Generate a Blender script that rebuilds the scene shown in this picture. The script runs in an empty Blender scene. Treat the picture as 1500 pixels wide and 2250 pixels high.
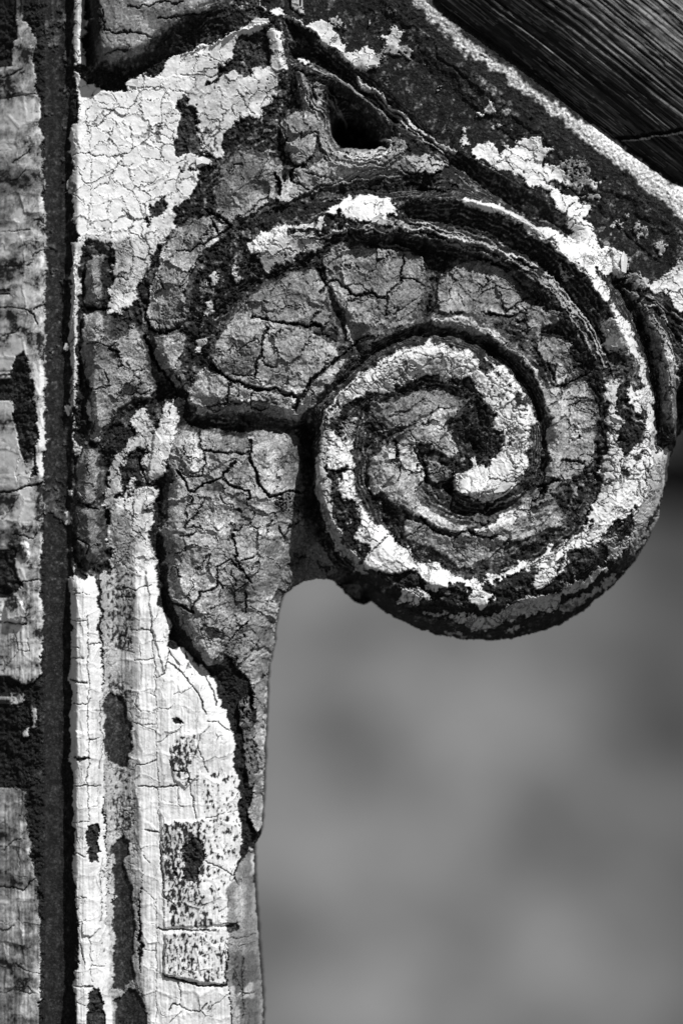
import bpy, math, time
import numpy as np
from mathutils import Matrix, Vector

# ------------------------------------------------------------------ camera, sky, sun, exposure
PX = 0.00011                      # metres per photo pixel on the face of the casting
PITCH = math.radians(18)          # the lens looks down; the bench end leans back by the same angle
CAM_D = 0.95
HEIGHT = 0.62                     # height of the picture centre above the ground
scene = bpy.context.scene
col = scene.collection
R_FRAME = Matrix.Rotation(-PITCH, 4, 'X')          # casting frame -> world
FRAME = Matrix.Translation((0, 0, HEIGHT)) @ R_FRAME
cam = bpy.data.cameras.new('camera')
cam.sensor_fit = 'VERTICAL'; cam.sensor_height = 36; cam.sensor_width = 24
cam.lens = 36 * CAM_D / (2250 * PX)
cam.clip_start = 0.05; cam.clip_end = 500
cam.dof.use_dof = True
cam.dof.focus_distance = CAM_D - 0.004
cam.dof.aperture_fstop = 5.0
camo = bpy.data.objects.new('camera', cam); col.objects.link(camo)
camo.matrix_world = FRAME @ Matrix.Translation((0, -CAM_D, 0)) @ Matrix.Rotation(math.radians(90), 4, 'X')
scene.camera = camo

SUN_CAM = Vector((0.36, 0.72, 0.60)).normalized()    # right, up, towards the lens
s_local = Vector((SUN_CAM.x, -SUN_CAM.z, SUN_CAM.y))
s_world = (R_FRAME.to_3x3() @ s_local).normalized()
sun = bpy.data.lights.new('sun', 'SUN'); sun.energy = 5.0; sun.angle = math.radians(0.53)
sun.color = (1, 1, 1)
suno = bpy.data.objects.new('sun', sun); col.objects.link(suno)
suno.rotation_euler = s_world.to_track_quat('Z', 'Y').to_euler()
suno.location = (0.5, -1, 3)
world = bpy.data.worlds.new('World'); scene.world = world; world.use_nodes = True
wn = world.node_tree; wn.nodes.clear()
sky = wn.nodes.new('ShaderNodeTexSky'); sky.sky_type = 'NISHITA'; sky.sun_disc = False
sky.sun_elevation = math.asin(s_world.z); sky.sun_rotation = math.atan2(s_world.x, s_world.y)
bw = wn.nodes.new('ShaderNodeRGBToBW'); bg = wn.nodes.new('ShaderNodeBackground'); wo = wn.nodes.new('ShaderNodeOutputWorld')
bg.inputs['Strength'].default_value = 0.05
wn.links.new(sky.outputs[0], bw.inputs[0]); wn.links.new(bw.outputs[0], bg.inputs['Color']); wn.links.new(bg.outputs[0], wo.inputs[0])
scene.view_settings.view_transform = 'Standard'; scene.view_settings.look = 'None'
scene.view_settings.gamma = 1; scene.view_settings.exposure = 0.15
scene.render.engine = 'CYCLES'; scene.cycles.max_bounces = 4

# ------------------------------------------------------------------ grid of the casting (photo pixels) and noise
ST = 1.5
NX, NY = int(1500 / ST) + 1, int(2250 / ST) + 1
X, Y = np.meshgrid(np.arange(NX, dtype=np.float32) * ST, np.arange(NY, dtype=np.float32) * ST)

def perlin(x, y, seed):
    xi = np.floor(x).astype(np.int64); yi = np.floor(y).astype(np.int64)
    fx = (x - xi).astype(np.float32); fy = (y - yi).astype(np.float32)
    def g(ix, iy):
        h = (ix * 374761393 + iy * 668265263 + seed * 1442695041) & 0xffffffff
        h = ((h ^ (h >> 13)) * 1274126177) & 0xffffffff
        h = h ^ (h >> 16)
        return (h & 1023).astype(np.float32) * np.float32(2 * math.pi / 1024)
    u = fx * fx * fx * (fx * (fx * 6 - 15) + 10); v = fy * fy * fy * (fy * (fy * 6 - 15) + 10)
    def d(ix, iy, dx, dy):
        a = g(ix, iy); return np.cos(a) * dx + np.sin(a) * dy
    n0 = d(xi, yi, fx, fy) * (1 - u) + d(xi + 1, yi, fx - 1, fy) * u
    n1 = d(xi, yi + 1, fx, fy - 1) * (1 - u) + d(xi + 1, yi + 1, fx - 1, fy - 1) * u
    return (n0 * (1 - v) + n1 * v) * 1.45

def fbm(x, y, scale, seed, octaves=4, gain=0.5, ridged=False):
    out = 0; a = 1.0; s = 0.0
    for k in range(octaves):
        n = perlin(x / scale * 2 ** k, y / scale * 2 ** k, seed + 17 * k)
        if ridged: n = 1 - 2 * np.abs(n)
        out = out + a * n; s += a; a *= gain
    return out / s

def hash01(ix, iy, seed):
    h = (ix * 73856093 + iy * 19349663 + seed * 83492791) & 0xffffffff
    h = ((h ^ (h >> 15)) * 2246822519) & 0xffffffff
    h = ((h ^ (h >> 13)) * 3266489917) & 0xffffffff
    return ((h ^ (h >> 16)) & 0xffff).astype(np.float32) / 65535.0

def cells(x, y, seed, jitter=0.9):
    """Worley cells: distance to the border between cells, cell id, offset inside the cell"""
    xi = np.floor(x).astype(np.int64); yi = np.floor(y).astype(np.int64)
    f1 = np.full(x.shape, 9.0, np.float32); f2 = f1.copy(); cid = np.zeros(x.shape, np.int64)
    ox = np.zeros(x.shape, np.float32); oy = ox.copy()
    for dx in (-1, 0, 1):
        for dy in (-1, 0, 1):
            cx, cy = xi + dx, yi + dy
            px = cx + 0.5 + jitter * (hash01(cx, cy, seed) - 0.5); py = cy + 0.5 + jitter * (hash01(cx, cy, seed + 5) - 0.5)
            ddx = (x - px).astype(np.float32); ddy = (y - py).astype(np.float32); d = np.sqrt(ddx ** 2 + ddy ** 2)
            near = d < f1
            f2 = np.where(near, f1, np.minimum(f2, d))
            cid = np.where(near, cx * 100003 + cy, cid); ox = np.where(near, ddx, ox); oy = np.where(near, ddy, oy)
            f1 = np.where(near, d, f1)
    return f2 - f1, cid, ox, oy

# warps that roughen every traced outline
WA = np.where((X < 600) & (Y > 1270) | (X < 175), 18, 27).astype(np.float32)
WX = fbm(X, Y, 36, 1, 5, 0.72) * WA; WY = fbm(X, Y, 36, 2, 5, 0.72) * WA
WFX = fbm(X, Y, 70, 3, 5, 0.66) * 24; WFY = fbm(X, Y, 70, 4, 5, 0.66) * 24
SPK = fbm(X, Y, 13, 5, 3, 0.7); SPK2 = fbm(X, Y, 40, 6, 4, 0.65)

SPK3 = fbm(X, Y * np.where((X < 600) & (Y > 1280), .5, 1), 7, 80, 3, .7)
T = {'a': (0, 0, 1 / 3), 'b': (500, 0, 1 / 3), 'c': (1000, 0, 1 / 3), 'd': (0, 450, 1 / 3), 'e': (450, 450, 1 / 3), 'f': (900, 450, .4),
     'g': (0, 900, 1 / 3), 'h': (300, 850, 1 / 3), 'i': (680, 720, .36), 'j': (900, 950, .4), 'k': (0, 1350, .4), 'l': (0, 1800, .4), 'o': (0, 0, 1)}
def pts(s):
    """'a 1,2 3,4' -> photo pixels; the letter names the detail sheet the numbers were measured on"""
    t, *q = s.split(); x0, y0, k = T[t]
    return [(x0 + k * float(p.split(',')[0]), y0 + k * float(p.split(',')[1])) for p in q]

def poly_mask(s, warp=1.0):
    P = pts(s) if isinstance(s, str) else s
    a = np.array(P); m = 16
    i0 = max(0, int((a[:, 0].min() - m) // ST)); i1 = min(NX, int((a[:, 0].max() + m) // ST) + 2)
    j0 = max(0, int((a[:, 1].min() - m) // ST)); j1 = min(NY, int((a[:, 1].max() + m) // ST) + 2)
    sl = (slice(j0, j1), slice(i0, i1))
    x = X[sl] + WX[sl] * warp; y = Y[sl] + WY[sl] * warp
    ins = np.zeros(x.shape, bool); n = len(P)
    for k in range(n):
        (xa, ya), (xb, yb) = P[k], P[(k + 1) % n]
        if ya == yb: continue
        c = ((ya > y) != (yb > y)) & (x < (xb - xa) * (y - ya) / (yb - ya) + xa)
        ins ^= c
    return sl, ins

def line_dist(s, warp=0.6, reach=30):
    """distance to a polyline inside its own neighbourhood"""
    P = pts(s) if isinstance(s, str) else s
    a = np.array(P); m = reach
    i0 = max(0, int((a[:, 0].min() - m) // ST)); i1 = min(NX, int((a[:, 0].max() + m) // ST) + 2)
    j0 = max(0, int((a[:, 1].min() - m) // ST)); j1 = min(NY, int((a[:, 1].max() + m) // ST) + 2)
    sl = (slice(j0, j1), slice(i0, i1))
    x = X[sl] + WX[sl] * warp; y = Y[sl] + WY[sl] * warp
    d = np.full(x.shape, 1e9, np.float32)
    for (xa, ya), (xb, yb) in zip(P[:-1], P[1:]):
        L2 = (xb - xa) ** 2 + (yb - ya) ** 2 + 1e-6
        t = np.clip(((x - xa) * (xb - xa) + (y - ya) * (yb - ya)) / L2, 0, 1)
        d = np.minimum(d, np.hypot(x - xa - t * (xb - xa), y - ya - t * (yb - ya)))
    return sl, d

def blur(a, r):
    for _ in range(r):
        b = np.pad(a, 1, mode='edge')
        a = (b[:-2, 1:-1] + b[2:, 1:-1] + b[1:-1, :-2] + b[1:-1, 2:] + 4 * b[1:-1, 1:-1]) / 8
    return a
def wide(a, r):
    b = blur(np.ascontiguousarray(a[::4, ::4]), r)
    return blur(np.repeat(np.repeat(b, 4, 0), 4, 1)[:a.shape[0], :a.shape[1]], 3)
def smooth(e0, e1, v):
    t = np.clip((v - e0) / (e1 - e0), 0, 1); return t * t * (3 - 2 * t)

# ------------------------------------------------------------------ the form: ridges, grooves and faces with their heights
OUTLINE = pts('o -40,2310 578,2310 578,2250 574,2150 566,2060 560,1950 556,1870 572,1840 578,1780 580,1700 585,1560 590,1480 603,1400 610,1345 628,1304 665,1282 700,1272 722,1274 746,1292 770,1320 800,1335 818,1328 '
              '850,1350 900,1378 960,1399 1030,1411 1095,1412 1180,1397 1240,1375 1300,1337 1350,1292 1400,1240 1432,1190 1456,1130 1471,1060 1480,1000 1492,960 1560,900 1560,-40 -40,-40')
H_LINES = [  # (polyline, height)
 ('o 0,0 0,2250', -112), ('o 22,0 22,2250', -84), ('o 45,0 45,2250', -60), ('o 68,0 70,2250', -40), ('o 84,0 88,2250', -30), ('o 94,0 94,2250', -40), ('o 102,0 102,2250', -50), ('o 128,0 128,2250', -54), ('o 149,0 149,2250', -46),
 ('o 160,0 160,150', -20), ('o 172,0 172,150', -8), ('o 188,0 190,140', -30), ('o 158,200 158,2250', -26), ('o 172,240 170,540', -8),
 ('o 165,540 162,900', -10), ('o 178,550 178,900', -24),
 ('o 186,1290 188,2250', 6), ('o 170,1290 170,2250', 0), ('o 208,1290 212,2250', 0), ('o 225,1280 236,2250', -16), ('o 255,1250 268,2250', -34), ('o 286,1280 304,2250', -14), ('o 300,1290 318,2250', -2), ('o 345,1330 350,2250', 0),
 ('o 356,1450 358,2250', 3), ('o 440,1500 440,2250', 12), ('o 500,1620 500,2250', 2), ('o 535,1900 545,2250', -22), ('o 558,1880 572,2250', -75),
 ('a 620,650 620,1500', -14), ('a 900,700 850,1500', -14), ('a 1150,560 1100,900 1050,1300', -12), ('a 1400,400 1300,800', -8), ('b 0,350 100,500', -4),
 ('b 0,240 100,180 250,145 290,170 340,300 350,430', 10), ('b 120,260 250,250 270,420 100,450', -12), ('b 420,500 380,700 200,900', -14),
 ('d 640,1700 650,1900', -8), ('d 900,200 800,500', -10),
 # top block
 ('o 215,0 222,60 226,120', 62), ('o 300,0 260,60 250,120', 70), ('o 480,0 400,30 330,90 290,120', 62), ('o 200,0 205,80 208,135', -8), ('o 230,158 310,150 380,118 480,70', -6), ('o 500,0 570,20 610,40', 20),
 # bead capsules
 ('o 205,575 205,655', 12), ('o 186,560 184,665 205,690 238,660 242,570 205,545', -26), ('o 195,1000 190,1100', 18), ('o 192,1125 205,1220', 14), ('o 165,1000 160,1200 180,1255 215,1250 235,1200 228,1100 230,1000', -30),
 ('o 215,700 210,820 220,940', 22), ('o 280,740 290,850', 20), ('o 180,700 175,850 185,960', -22), ('o 240,950 300,890 350,872 385,868', -18),
 # strap of light paint between the leaves
 ('o 378,890 360,960 345,1040', 6), ('o 320,920 280,1000 255,1100 255,1180', -8), ('o 325,1080 320,1200 325,1300', -6), ('o 355,1060 345,1120 350,1250 365,1340 380,1400 440,1465 490,1500 525,1620 532,1780 548,1850', -26),
 # lower leaf
 ('o 400,970 390,1100 385,1250 420,1370 465,1450', 22), ('o 480,980 480,1100 470,1250 480,1380', 34), ('o 590,980 590,1080 570,1180 545,1300', 24), ('o 625,990 622,1100 606,1180', 2), ('o 655,980 655,1100 640,1180', -34), ('o 665,1160 640,1230 600,1290 570,1380', -50),
 ('o 575,1400 560,1500 560,1600 562,1800', -30), ('o 600,1360 590,1450 575,1600 573,1780', -75), ('o 545,1420 530,1500 545,1600', -22),
 ('o 400,930 480,935 560,925 660,945', -22), ('o 685,940 680,1000 684,1100 700,1180', -95), ('o 640,1230 670,1215 700,1240 720,1262', -62), ('o 660,1120 676,1180', -50), ('o 740,1280 800,1325', -150), ('o 780,1290 830,1335', -150),
 # leaves round the volute
 ('o 500,440 560,390 600,380', 34), ('o 370,700 380,620 430,530 480,500', 34), ('o 330,690 335,620 370,540 420,470 470,400', -4), ('o 360,760 385,820', 26), ('o 330,760 345,830 390,868', -18),
 ('o 450,870 560,885 640,900', 30), ('o 500,800 580,790 640,800 690,810', 50), ('o 520,740 600,730', 44), ('o 560,660 640,640 700,660', 36), ('o 470,700 560,630 680,575', 4), ('o 730,640 790,780', 14), ('o 730,560 700,570', 12),
 ('o 780,600 860,590 920,610', 30), ('o 790,690 860,670 900,680', 44), ('o 945,620 935,700', 10), ('o 1000,620 1060,610 1110,630', 26), ('o 1010,670 1090,670', 42), ('o 1190,760 1240,860 1260,960 1262,1060', 38), ('o 1230,1100 1200,1160 1100,1205 1000,1215 930,1190', 50),
 ('o 700,870 760,800 840,745 940,705 1020,712 1100,760 1170,830 1210,920 1222,1010 1205,1080 1150,1130 1090,1160 1010,1165 940,1140 890,1100 850,1040 850,1000 885,975 940,925 1005,897', 72),
 ('o 690,900 760,840 830,770 900,738 960,728 1040,745 1110,790 1165,860 1190,940 1188,1010 1170,1070 1120,1110 1060,1130 1000,1125 940,1090 915,1040 905,1005', 40),
 ('o 1030,960 1050,1000 1030,1030', 30), ('o 960,960 980,980', 56), ('o 1000,870 930,850 850,880 810,930 800,1000 815,1080', 38), ('o 800,900 840,880', 46), ('o 960,1040 975,1050', 40), ('o 985,1070 990,1080', -25),
 ('o 1000,1085 1080,1075 1130,1040 1150,980 1140,900 1090,840 1030,800 960,775 880,800 810,850 760,910 745,980 755,1060 790,1140 850,1210 930,1270 1020,1300 1110,1290 1200,1250 1290,1180 1350,1090 1380,1000 1372,900', 88),
 ('o 870,1190 940,1250 1020,1262 1100,1245 1190,1200 1260,1130 1310,1050 1312,950 1300,860 1260,770 1200,690', 44), ('o 815,1080 850,1160', 42),
 ('o 700,1010 712,930 745,860 800,805 870,768 950,750 1030,772 1100,815 1150,880 1165,950 1160,1030 1120,1085', 82), ('o 1335,960 1325,860 1290,770 1240,700 1180,630 1120,590 1060,560 1000,535 900,515 800,520', 66), ('o 1340,1040 1335,960', 70),
 ('o 1345,800 1300,720 1220,610 1120,530 1020,490 900,480', 34), ('o 1180,660 1100,580 1000,560 860,530 700,580', 14),
 ('o 1408,1040 1412,950 1402,850 1370,750 1320,660 1250,575 1180,510 1100,465 1010,443 900,440', 78), ('o 900,440 760,460 600,530 480,620 430,680', 44), ('o 500,580 460,640', 30), ('o 440,760 440,810', 4),
 # rim of the volute and the turned side of its barrel
 ('o 697,1000 699,1060 722,1140 770,1215 850,1280 930,1315 1020,1332 1110,1325 1200,1297 1290,1240 1360,1160 1405,1090 1424,1030 1428,940', 78),
 ('o 692,1010 694,1070 716,1150 764,1225 822,1282', -30), ('o 830,1300 910,1352 1000,1372 1100,1372 1200,1345 1290,1293 1370,1210 1420,1140 1448,1060 1452,1000', 10),
 ('o 850,1350 900,1378 960,1399 1030,1411 1095,1412 1180,1397 1240,1375 1300,1337 1350,1292 1400,1240 1432,1190 1456,1130 1471,1060 1480,1000', -110),
 # dark turned leaf at the right
 ('o 1440,980 1445,860 1425,760 1390,680 1350,620', -20), ('o 1410,670 1450,740 1472,860 1480,960', 36), ('o 1490,960 1492,860', -60), ('o 1460,690 1500,760', -10), ('o 1400,620 1460,660 1500,720', 20), ('o 1380,580 1500,660', 14),
 # rail
 ('o 620,30 760,140 900,260 1040,390 1180,500', -14), ('o 540,0 640,40 780,150', 14), ('o 780,20 1000,200 1200,370 1400,540 1500,620', 12), ('o 800,150 950,290', 6), ('o 1000,330 1120,400 1240,470 1300,520 1400,600', 22), ('o 862,-10 1000,97 1160,214 1300,334 1500,488', 37),
 ('o 900,-10 1010,75 1180,200 1310,312 1500,455', 42), ('o 925,-10 1020,66 1200,198 1320,302 1500,430', 40), ('o 830,-10 965,125 1130,250 1270,370 1500,530', 30), ('o 960,-20 1100,80 1300,240 1500,380', -20), ('o 1500,0 1400,0', -60), ('o 960,330 1000,370 1080,400 1190,470 1260,530', -2),
 # pierced triangle
 ('o 650,150 690,160 760,190 830,240 890,300', 12), ('o 640,120 700,120 780,190 870,270', -40), ('o 665,170 690,230 700,280 720,330', 8), ('o 720,345 780,360 850,352 880,330 890,315', 22), ('o 740,320 800,328 850,320', -30),
 ('o 720,190 780,220 840,290', -62), ('o 745,280 770,300 820,310', -170), ('o 750,270 800,275', -170), ('o 650,290 670,340', 20), ('o 640,250 650,200', -4), ('o 620,370 700,390 800,370 900,365 980,380', 26), ('o 560,420 650,440', 16), ('o 600,300 620,340 625,400', -8), ('o 530,300 450,400', -16), ('o 680,440 780,420 940,420', 10),
]
def diffuse(lines):
    num = np.zeros((NY, NX), np.float32); den = np.zeros((NY, NX), np.float32)
    for s, z in lines:
        P = pts(s)
        for (xa, ya), (xb, yb) in zip(P[:-1], P[1:]):
            n = int(max(abs(xb - xa), abs(yb - ya)) / ST * 1.5) + 2
            t = np.linspace(0, 1, n)
            i = np.round((xa + (xb - xa) * t) / ST).astype(int); j = np.round((ya + (yb - ya) * t) / ST).astype(int)
            ok = (i >= 0) & (i < NX) & (j >= 0) & (j < NY)
            num[j[ok], i[ok]] += z; den[j[ok], i[ok]] += 1
    pyr = [(num / np.maximum(den, 1), (den > 0).astype(np.float32))]
    while min(pyr[-1][0].shape) > 6:
        v, w = pyr[-1]; h, k = v.shape
        ph, pk = (h + 1) // 2 * 2, (k + 1) // 2 * 2
        vw = np.zeros((ph, pk), np.float32); ww = vw.copy(); vw[:h, :k] = v * w; ww[:h, :k] = w
        vs = vw.reshape(ph // 2, 2, pk // 2, 2).sum((1, 3)); ws = ww.reshape(ph // 2, 2, pk // 2, 2).sum((1, 3))
        pyr.append((vs / np.maximum(ws, 1e-6), (ws > 0).astype(np.float32)))
    cur = None
    for v, w in reversed(pyr):
        if cur is None: cur = np.full(v.shape, (v * w).sum() / max(w.sum(), 1), np.float32)
        else:
            c = np.repeat(np.repeat(cur, 2, 0), 2, 1)[:v.shape[0], :v.shape[1]]; cur = c
        for _ in range(45):
            b = np.pad(cur, 1, mode='edge')
            cur = (b[:-2, 1:-1] + b[2:, 1:-1] + b[1:-1, :-2] + b[1:-1, 2:]) / 4
            cur = np.where(w > 0, v, cur)
    return cur
FORM = blur(diffuse(H_LINES), 9)
fs_ = X < 93; FORM = np.where(fs_, np.interp(X, [0, 40, 70, 86, 93, 100], [-96, -62, -42, -36, -40, -50]), FORM).astype(np.float32); FORM = blur(FORM, 4)

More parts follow.
